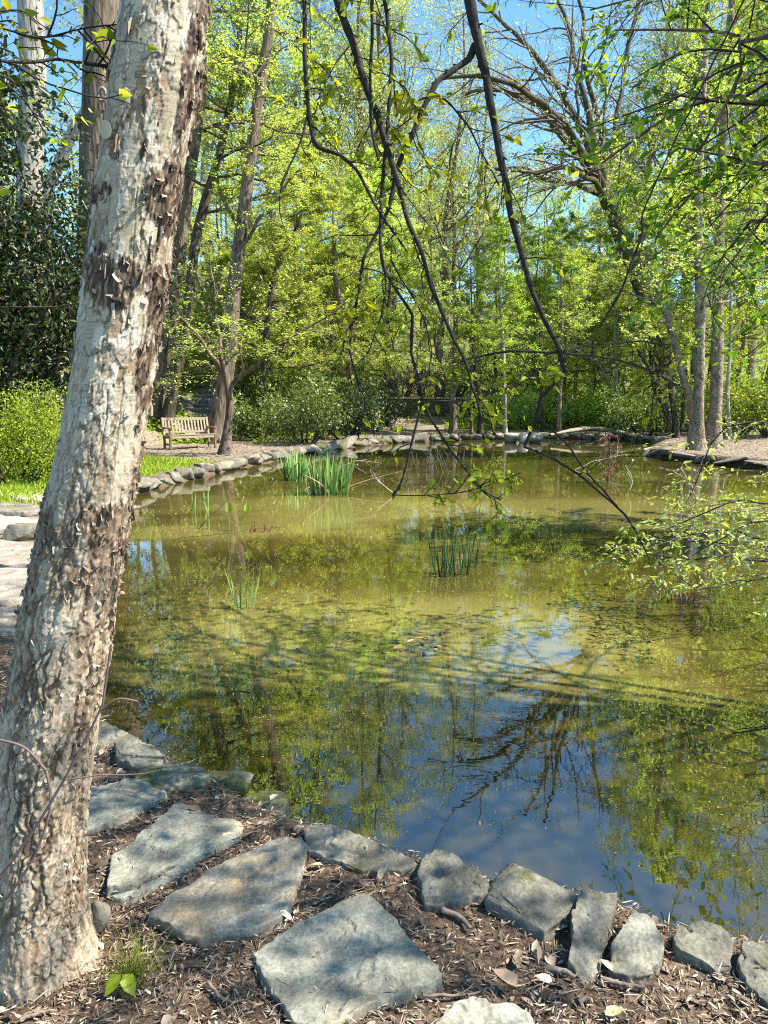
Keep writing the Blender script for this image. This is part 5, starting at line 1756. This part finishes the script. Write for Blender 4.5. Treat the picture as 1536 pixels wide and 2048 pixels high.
# dark evergreen at the left, tall and glossy
hx = (-20 - 768) * 16.8 / F_PX
holly = thing('evergreen_tree', 'dark glossy leaved evergreen tree filling the left edge behind the birch', 'tree', (hx, 16.8, gz(hx, 16.8)))
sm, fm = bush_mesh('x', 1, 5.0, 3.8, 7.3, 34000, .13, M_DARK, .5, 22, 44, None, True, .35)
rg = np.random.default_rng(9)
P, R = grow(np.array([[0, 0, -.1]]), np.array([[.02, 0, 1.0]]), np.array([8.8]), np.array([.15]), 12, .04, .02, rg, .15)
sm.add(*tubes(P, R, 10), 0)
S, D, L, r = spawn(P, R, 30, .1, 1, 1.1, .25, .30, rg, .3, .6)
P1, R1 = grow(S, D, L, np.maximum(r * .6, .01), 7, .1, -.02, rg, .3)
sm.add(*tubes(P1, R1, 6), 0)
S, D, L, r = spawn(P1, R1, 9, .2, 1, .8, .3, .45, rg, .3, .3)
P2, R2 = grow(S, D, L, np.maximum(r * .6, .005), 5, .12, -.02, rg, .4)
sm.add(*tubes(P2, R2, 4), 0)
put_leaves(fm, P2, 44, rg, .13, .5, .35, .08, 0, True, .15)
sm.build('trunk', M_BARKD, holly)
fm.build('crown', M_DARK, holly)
# a spray of the same kind nearer, hanging in at the top left
hs = thing('evergreen_branch_tree', 'dark holly like tree whose spray of leaves enters at the upper left', 'tree', (-5.4, 7.6, gz(-5.4, 7.6)))
sm, fm = MB(), MB()
P, R = grow(np.array([[-5.4, 7.6, gz(-5.4, 7.6) - .1]]), np.array([[0, 0, 1.0]]), np.array([6.5]), np.array([.1]), 12, .03, .02, rg, .2)
sm.add(*tubes(P, R, 9), 0)
for y_, py in ((7.6, 150), (7.4, 215), (7.8, 95)):
    e_ = smooth_path([(-5.4, 7.6, WY(0, py + 60, 7.6)[2] - .1), WY(-40, py, y_), WY(40, py + 25, y_), WY(90, py + 70, y_)], 16)
    sm.add(*tubes(e_[None], np.linspace(.02, .005, 16)[None], 6), 0)
    S, D, L, r = spawn(e_[None], np.linspace(.02, .005, 16)[None], 14, .15, 1, .9, .3, .28, rg, .2, .3)
    P1, R1 = grow(S, D, L, np.maximum(r * .6, .004), 6, .12, -.02, rg, .4)
    sm.add(*tubes(P1, R1, 4), 0)
    put_leaves(fm, P1, 13, rg, .085, .55, .3, .03, 0, True, .2)
S, D, L, r = spawn(P, R, 14, .25, 1, 1.1, .2, .3, rg, .2, .5)
D[:, 0] -= .6
P1, R1 = grow(S, D, L, np.maximum(r * .5, .008), 7, .1, -.02, rg, .4)
sm.add(*tubes(P1, R1, 5), 0)
put_leaves(fm, P1, 40, rg, .09, .55, .3, .14, 0, True, .2)
sm.build('trunk', M_BARKD, hs, np.array(hs.location))
fm.build('crown', M_DARK, hs, np.array(hs.location))

bush('spring_shrub', 'bright yellow green feathery shrub at the left edge above the lawn', 20, 13.2, 2.3, 1.75, 17000, .055, M_SHRUB, 2, .4, lumps=22)
bush('spring_shrub', 'smaller bright shrub half behind the birch, beside the feathery one', 118, 14.2, 1.4, 1.15, 7000, .055, M_SHRUB, 3, .4, lumps=14)
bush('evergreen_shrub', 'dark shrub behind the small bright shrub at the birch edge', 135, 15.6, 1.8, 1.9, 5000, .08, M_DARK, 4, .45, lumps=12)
RG = 'rhododendrons on the left bank'
for px, Y, w_, h_, nl, lf, lab in [(610, 25.5, 3.1, 2.1, 5000, M_RHODO, 'large dark rhododendron right of the bench trees'), (520, 27.5, 2.5, 1.7, 3000, M_RHODO, 'dark rhododendron close behind the bench end tree'),
                                   (690, 28, 2.8, 2.2, 5000, M_DARK, 'darkest round evergreen shrub right of the large rhododendron'), (565, 31, 3.5, 3.2, 6000, M_RHODO, 'tall rhododendron on the slope above the others'),
                                   (660, 33, 3.4, 3.0, 5000, M_RHODO, 'rhododendron on the slope under the bright layered tree'), (745, 34, 2.6, 2.4, 4000, M_DARK, 'blackish green shrub left of the stone wall')]:
    bush('rhododendron', lab, px, Y, w_, h_, nl, .13, lf, px, .42, group=RG, lumps=16)
bush('pale_shrub', 'small whitish leaved shrub at the foot of the large rhododendron', 640, 24.0, 1.0, .8, 1500, .10, M_WHITE, 41, .45, lumps=8)
bush('blossom_shrub', 'pink flowering bush seen far off above the stone wall', 862, 50, 4.5, 4.2, 2600, .13, M_PINK, 42, .7, lumps=12)
BG = 'green shrubs along the far bank'
for j, (px, Y, w_, h_, nl, lf, lab) in enumerate([
    (1070, 37, 4.0, 1.9, 5500, M_FRESH, 'broad leafy green shrub behind the left end of the log'), (1150, 39, 4.2, 2.4, 5500, M_MID, 'tall leafy green shrub behind the middle of the log'),
    (1225, 35, 3.4, 1.9, 4500, M_MID, 'dull green shrub behind the right end of the log'), (1290, 31, 3.0, 1.9, 4500, M_RHODO, 'pale grey green shrub left of the dark many stemmed tree'),
    (1340, 38, 4.0, 2.3, 5000, M_FRESH, 'green shrub rising behind the many stemmed tree'), (1410, 34, 3.2, 1.9, 4500, M_MID, 'dull shrub seen between the peninsula trunks'),
    (1480, 31, 3.2, 2.4, 5000, M_MID, 'glossy green shrub right of the peninsula trunks'), (1550, 29, 3.4, 2.8, 5000, M_MID, 'green shrub at the far right edge behind the peninsula'),
    (1012, 41, 2.6, 1.5, 3500, M_FRESH, 'green shrub at the right end of the stone wall'), (1010, 46, 4.5, 3.4, 5000, M_RHODO, 'shrub on the slope behind the right end of the wall'),
    (725, 45, 3.6, 2.8, 4500, M_FRESH, 'shrub at the left end of the stone wall'), (900, 52, 5, 4.0, 5000, M_MID, 'green shrub on the slope behind the middle of the wall'),
    (800, 54, 5, 4.4, 5000, M_RHODO, 'dull shrub far up the slope above the left of the wall'), (430, 37, 4.0, 3.2, 5500, M_MID, 'green shrub at the top of the stone steps'),
    (1105, 52, 7, 5.0, 7000, M_FRESH, 'bright mass of shrub high behind the leafy shrubs of the log'), (1240, 50, 7, 5.5, 7000, M_MID, 'tall shrub on the slope far behind the many stemmed tree'),
    (1380, 48, 7, 5.0, 7000, M_FRESH, 'bright shrub on the slope behind the peninsula trunks'), (1500, 46, 7, 5.5, 7000, M_MID, 'tall shrub on the slope behind the right edge'),
    (985, 58, 7, 5.0, 6000, M_FRESH, 'bright shrub far up the slope right of the wall'), (690, 52, 7, 5.5, 7000, M_FRESH, 'bright shrub on the slope far left of the wall'),
    (570, 46, 6, 5.0, 7000, M_FRESH, 'bright shrub high on the slope above the rhododendrons'),
    (350, 33, 2.6, 2.2, 4000, M_FRESH, 'bright shrub left of the stone steps behind the bench'), (480, 34, 3.2, 2.6, 4500, M_FRESH, 'bright shrub right of the stone steps')]):
    bush('green_shrub', lab, px, Y, w_, h_, nl, .14, lf, 60 + j, .5, group=BG, lumps=15)

# ------------------------------------------------------------------ stone steps and the garden wall
st0 = G(412, 838)
steps = thing('stone_steps', 'rough stone steps climbing the slope behind the bench', 'steps', (st0[0], st0[1], gz(*st0[:2])))
for k in range(8):
    rg = np.random.default_rng(900 + k)
    V, F_ = boulder(rg, (1.7 - .06 * k, .75, .34), 8, .04, True, (.6, .9))
    p = st0 + np.array([-.10 * k, .62 * k, 0])
    p[2] = gz(p[0], p[1]) + .08
    m = MB()
    m.add(rot(V, 0, 0, rg.normal() * .08) + p, F_)
    m.build('step', M_EDGE, steps, st0 * (1, 1, 0) + (0, 0, gz(*st0[:2])))
sg = WY(427, 806, st0[1] - .3)
m = MB()
m.box((0, 0, 0), (.42, .04, .34))
m.box((0, .03, -.5), (.06, .05, .9))
tag(m.build('plaque', m_plain('grey plaque', (.16, .17, .17), (.22, .23, .23), 8), None), 'small grey plaque on a post beside the stone steps', 'plaque').location = tuple(sg)

YW = 43.0
wl, wr = WY(742, 835, YW), WY(1004, 838, YW)
zt = WY(850, 795, YW)[2]
wall = thing('garden_wall', 'low dark stone retaining wall with a pale coping beyond the far bank', 'wall', ((wl[0] + wr[0]) / 2, YW, gz((wl[0] + wr[0]) / 2, YW)))
rg = np.random.default_rng(55)
m = MB()
zb = gz(0, YW) - .3
z = zb
while z < zt - .12:
    hh = rg.uniform(.14, .22)
    x = wl[0] + rg.uniform(-.2, 0)
    while x < wr[0]:
        ww = rg.uniform(.3, .7)
        m.box((x + ww / 2, YW + rg.normal() * .015, z + hh / 2), (ww - .012, .4, hh - .012))
        x += ww
    z += hh
m.build('wall_face', M_MOSSY, wall, np.array(wall.location), False)
m = MB()
x = wl[0] - .1
while x < wr[0]:
    ww = rg.uniform(.5, .9)
    m.box((x + ww / 2, YW - .02, z + .045), (ww - .015, .52, .085))
    x += ww
m.build('coping', M_PALE, wall, np.array(wall.location), False)

# ------------------------------------------------------------------ ground cover, litter, petals
rng = np.random.default_rng(70)
# lawn blades
n = 60000
x = rng.uniform(-9, -2.2, n)
y = rng.uniform(9.8, 19.5, n)
ok = (rng.random(n) < grass_mask(x, y)) & (pond_sd(x, y) > .25)
x, y = x[ok], y[ok]
z = land(x, y)
n = len(x)
m = MB()
tall = .05 + .13 * sstep(-4.2, -6, x)
D = np.stack([rng.normal(size=n) * .5, rng.normal(size=n) * .5, np.ones(n)], 1)
V, Q = leafs(np.stack([x, y, z - .01], 1), D, rng.normal(size=(n, 3)), tall * rng.uniform(.5, 1.3, n), .02 + .015 * rng.random(n))
m.add(V, Q, 0)
tag(m.build('grass', [M_SHRUB]), kind='stuff')
# leafy ground cover on the far bank and the slope
n = 130000
y = 23 + 45 * rng.random(n) ** 1.3
x = rng.uniform(-.62, .62, n) * y
pd = np.abs(x - (1.2 + (y - 35) * .12)) > 1.5 + (y < 35)
dens = np.where(y > 36, .9, .0) * sstep(-.45, .2, fbm(np.stack([x * .35, y * .35, x * 0], 1), 3)) + .9 * grass_mask(x, y)
ok = (rng.random(n) < dens) & (pond_sd(x, y) > .5) & (pd | (y > 46))
ok &= ~((np.abs(x - st0[0] + .5) < 1.0) & (y > st0[1] - .4) & (y < st0[1] + 5))
x, y = x[ok], y[ok]
n = len(x)
z = land(x, y)
m = MB()
V, Q = leafs(np.stack([x, y, z + .25 * rng.random(n) ** 1.5], 1), norm(rng.normal(size=(n, 3)) * (1, 1, .4) + (0, 0, .3)), norm(rng.normal(size=(n, 3)) * .5 + (0, -.2, 1)), rng.uniform(.10, .22, n), rng.uniform(.07, .12, n))
m.add(V, Q, 0)
tag(m.build('ground_cover', [M_SHRUB]), kind='stuff')

# litter of bark chips, dead leaves and needles on the near bank
M_LITTER = m_island('leaf litter', [(0, (.07, .048, .032)), (.3, (.18, .128, .088)), (.6, (.30, .225, .16)), (.82, (.38, .29, .20)), (.95, (.56, .46, .34)), (1, (.66, .57, .44))])
n = 110000
yy_ = 1.15 + 4.6 * rng.random(n) ** 1.7
x = rng.uniform(-.75, .72, n) * (yy_ + .7)
y = yy_
sdn = pond_sd(x, y)
ok = (sdn > .02) & (rng.random(n) < .62 + .6 * sstep(-.3, .35, fbm(np.stack([x * 2.2, y * 2.2, x * 0 + 3], 1), 4)))
on = np.zeros(n, bool)
lift = np.zeros(n)
for out, top in slabs:
    p = out
    q = np.roll(out, -1, 0)
    ins = np.zeros(n, bool)
    bx_ = (x > p[:, 0].min()) & (x < p[:, 0].max()) & (y > p[:, 1].min()) & (y < p[:, 1].max())
    for a, b_ in zip(p, q):
        c_ = (a[1] > y[bx_]) != (b_[1] > y[bx_])
        with np.errstate(divide='ignore', invalid='ignore'):
            ins[bx_] ^= c_ & (x[bx_] < (b_[0] - a[0]) * (y[bx_] - a[1]) / (b_[1] - a[1]) + a[0])
    on |= ins
    lift[ins] = top + .012
ok &= (~on) | (rng.random(n) < .02)
x, y, on, lift = x[ok], y[ok], on[ok], lift[ok]
n = len(x)
z = np.where(on, lift, land(x, y) + .004 + .02 * rng.random(n) ** 2)
kindr = rng.random(n)
L = np.where(kindr < .76, rng.uniform(.007, .028, n), np.where(kindr < .985, rng.uniform(.025, .06, n), rng.uniform(.03, .06, n)))
Wd = np.where(kindr < .76, L * rng.uniform(.14, .38, n), np.where(kindr < .985, rng.uniform(.002, .005, n), L * rng.uniform(.4, .6, n)))
L = L * np.where(y > 3.5, 1.4, 1)
D = norm(np.stack([rng.normal(size=n), rng.normal(size=n), rng.normal(size=n) * .22], 1))
N = norm(np.stack([rng.normal(size=n) * .35, rng.normal(size=n) * .35, np.ones(n)], 1))
V, Q = leafs_fine(np.stack([x, y, z], 1), D, N, L, Wd, .22, .06)
m = MB()
m.add(V, Q)
tag(m.build('leaf_litter', M_LITTER), kind='stuff')
# litter on the path of the left bank and the peninsula
n = 26000
y = rng.uniform(11, 31, n)
x = rng.uniform(-9, 16, n)
sdn = pond_sd(x, y)
ok = (sdn > .2) & (sdn < 7) & (rng.random(n) > .8 * grass_mask(x, y))
x, y = x[ok], y[ok]
n = len(x)
V, Q = leafs(np.stack([x, y, land(x, y) + .008], 1), norm(np.stack([rng.normal(size=n), rng.normal(size=n), rng.normal(size=n) * .1], 1)), norm(np.stack([rng.normal(size=n) * .3, rng.normal(size=n) * .3, np.ones(n)], 1)), rng.uniform(.04, .09, n), rng.uniform(.02, .05, n))
m = MB()
m.add(V, Q)
tag(m.build('path_litter', m_island('path litter', [(0, (.10, .065, .045)), (.5, (.25, .17, .12)), (1, (.48, .38, .30))])), kind='stuff')

# petals and bud scales floating on the pond
n = 42000
y = 2.3 + 26 * rng.random(n) ** 1.25
x = rng.uniform(-.5, .56, n) * (y + .5)
cl = fbm(np.stack([x * .55, y * .4, x * 0 + 9], 1), 4)
ok = (pond_sd(x, y) < -.06) & (rng.random(n) < (.08 + .9 * sstep(-.1, .5, cl)) * sstep(2.0, 6.0, y))
x, y = x[ok], y[ok]
n = len(x)
m = MB()
a_ = rng.random(n) * 6.28
L = rng.uniform(.004, .010, n) * (1 + y * .055)
V, Q = leafs(np.stack([x, y, np.full(n, .005)], 1), np.stack([np.cos(a_), np.sin(a_), rng.normal(size=n) * .05], 1), np.tile([0, 0, 1.0], (n, 1)), L, L * rng.uniform(.35, .8, n), .12)
m.add(V, Q)
tag(m.build('floating_petals', m_island('floating petals', [(0, (.20, .16, .06)), (.5, (.42, .40, .22)), (1, (.62, .60, .48))])), kind='stuff')
# brown leaf patch under the surface breaks through in the middle
c_ = W(838, 1285, .0)
rg = np.random.default_rng(3)
n = 34
m = MB()
a_ = rg.random(n) * 6.28
V, Q = leafs_fine(np.stack([c_[0] + rg.normal(size=n) * .17, c_[1] + rg.normal(size=n) * .14, np.full(n, .004) + .008 * rg.random(n)], 1), np.stack([np.cos(a_), np.sin(a_), 0 * a_], 1), np.tile([0, 0, 1.0], (n, 1)), rg.uniform(.04, .11, n), rg.uniform(.015, .045, n), .1, .02)
m.add(V, Q)
tag(m.build('floating_leaves', m_island('sodden leaf', [(0, (.16, .10, .04)), (1, (.42, .27, .14))]), None), kind='stuff')

# fallen twigs among the litter
for k, (pts, w0, lab) in enumerate([
    ([(585, 1870), (640, 1822), (690, 1790)], .004, 'thin dark fallen twig along the upper edge of the largest flagstone'),
    ([(1096, 1930), (1130, 1940), (1152, 1952)], .011, 'short thick fallen stick below the pointed boulder'),
    ([(1200, 1952), (1250, 1965), (1290, 1972)], .008, 'fallen stick below the narrow wedge rock'),
    ([(1155, 2002), (1172, 1995), (1182, 1998)], .009, 'stub of dark stick lying at bottom right'),
    ([(885, 1812), (918, 1824), (942, 1845)], .011, 'curved grey root piece left of the pointed boulder'),
    ([(415, 1960), (440, 1990), (468, 2008)], .006, 'dark fallen twig left of the largest flagstone'),
    ([(845, 1985), (900, 1986), (960, 1980)], .005, 'dark twig beside the right corner of the largest flagstone'),
    ([(40, 2046), (70, 2032), (100, 2024)], .006, 'pale fallen stick at the foot of the birch'),
    ([(1270, 1945), (1290, 1942), (1306, 1940)], .008, 'short stick at the foot of the blocky rock')]):
    p = [W(a, b_, .235) for a, b_ in pts]
    stick([q + (0, 0, gz(q[0], q[1]) + .018 - .235) for q in p], w0, w0 * .6, lab, m_plain(f'fallen stick {k}', (.10, .07, .05), (.26, .20, .15), 25) if k else M_TWIGDK, 'fallen_stick', 2 if w0 < .007 else 0, 50 + k)
# a few large dead leaves lying on top
for k, (px, py, s_, a_, lab) in enumerate([(440, 1682, .085, .4, 'pale dead leaf lying above the jagged flagstone'), (1035, 1975, .09, 2.3, 'large curled tan leaf lying below the pointed boulder'), (540, 1600, .05, 1, 'pale dead leaf by the mossy kerb rock'), (1225, 1942, .05, 2, 'small bleached leaf at the foot of the blocky rock'), (1210, 2030, .06, .3, 'yellowish dead leaf at bottom right')]):
    p = W(px, py, .24)
    p[2] = max(gz(p[0], p[1]) + .02, .24)
    V, Q = leafs_fine(p[None], np.array([[math.cos(a_), math.sin(a_), .12]]), np.array([[.1, -.2, 1.0]]), np.array([s_]), np.array([s_ * .55]), .25, .12)
    m = MB()
    m.add(V, Q)
    tag(m.build('dead_leaf', m_plain(f'dead leaf {k}', ((.30, .22, .15), (.28, .19, .12), (.34, .28, .2), (.36, .3, .22), (.34, .28, .12))[k], ((.46, .38, .28), (.42, .3, .2), (.5, .43, .33), (.55, .48, .38), (.45, .38, .2))[k], 40), None, p), lab, 'leaf')

# grass tuft and seedling at the foot of the birch
p = G(262, 1962)
rg = np.random.default_rng(14)
n = 110
m = MB()
S = p + np.stack([rg.normal(size=n) * .022, rg.normal(size=n) * .022, np.full(n, -.01)], 1)
P, R = grow(S, np.stack([rg.normal(size=n) * .6, rg.normal(size=n) * .6, np.ones(n)], 1), rg.uniform(.06, .17, n), np.full(n, .0014), 6, .12, -.07, rg, .3)
m.add(*tubes(P, R, 3))
tag(m.build('grass_tuft', M_SHRUB, None, p), 'tuft of thin grass at the right foot of the birch', 'grass tuft')
p = G(250, 1985)
sd_ = thing('seedling', 'seedling with two heart shaped yellow green leaves at the foot of the birch', 'seedling', tuple(p))
m = MB()
topz = p + np.array([0, -.01, .06])
m.add(*tubes(np.array([[p - (0, 0, .01), (p + topz) / 2 + (.003, 0, 0), topz]]), np.full((1, 3), .0018), 6))
m.build('stem', M_SHRUB, sd_, p)
for dx, dn in ((-.55, -.25), (.6, .3)):
    m = MB()
    V, Q = leafs_fine(topz[None] + (.004 * np.sign(dx), 0, .0), np.array([[dx, -.55, -.45]]), np.array([[dn, -.5, .8]]), np.array([.062]), np.array([.046]), .12, .18)
    m.add(V, Q)
    m.build('leaf', M_NEAR, sd_, p)
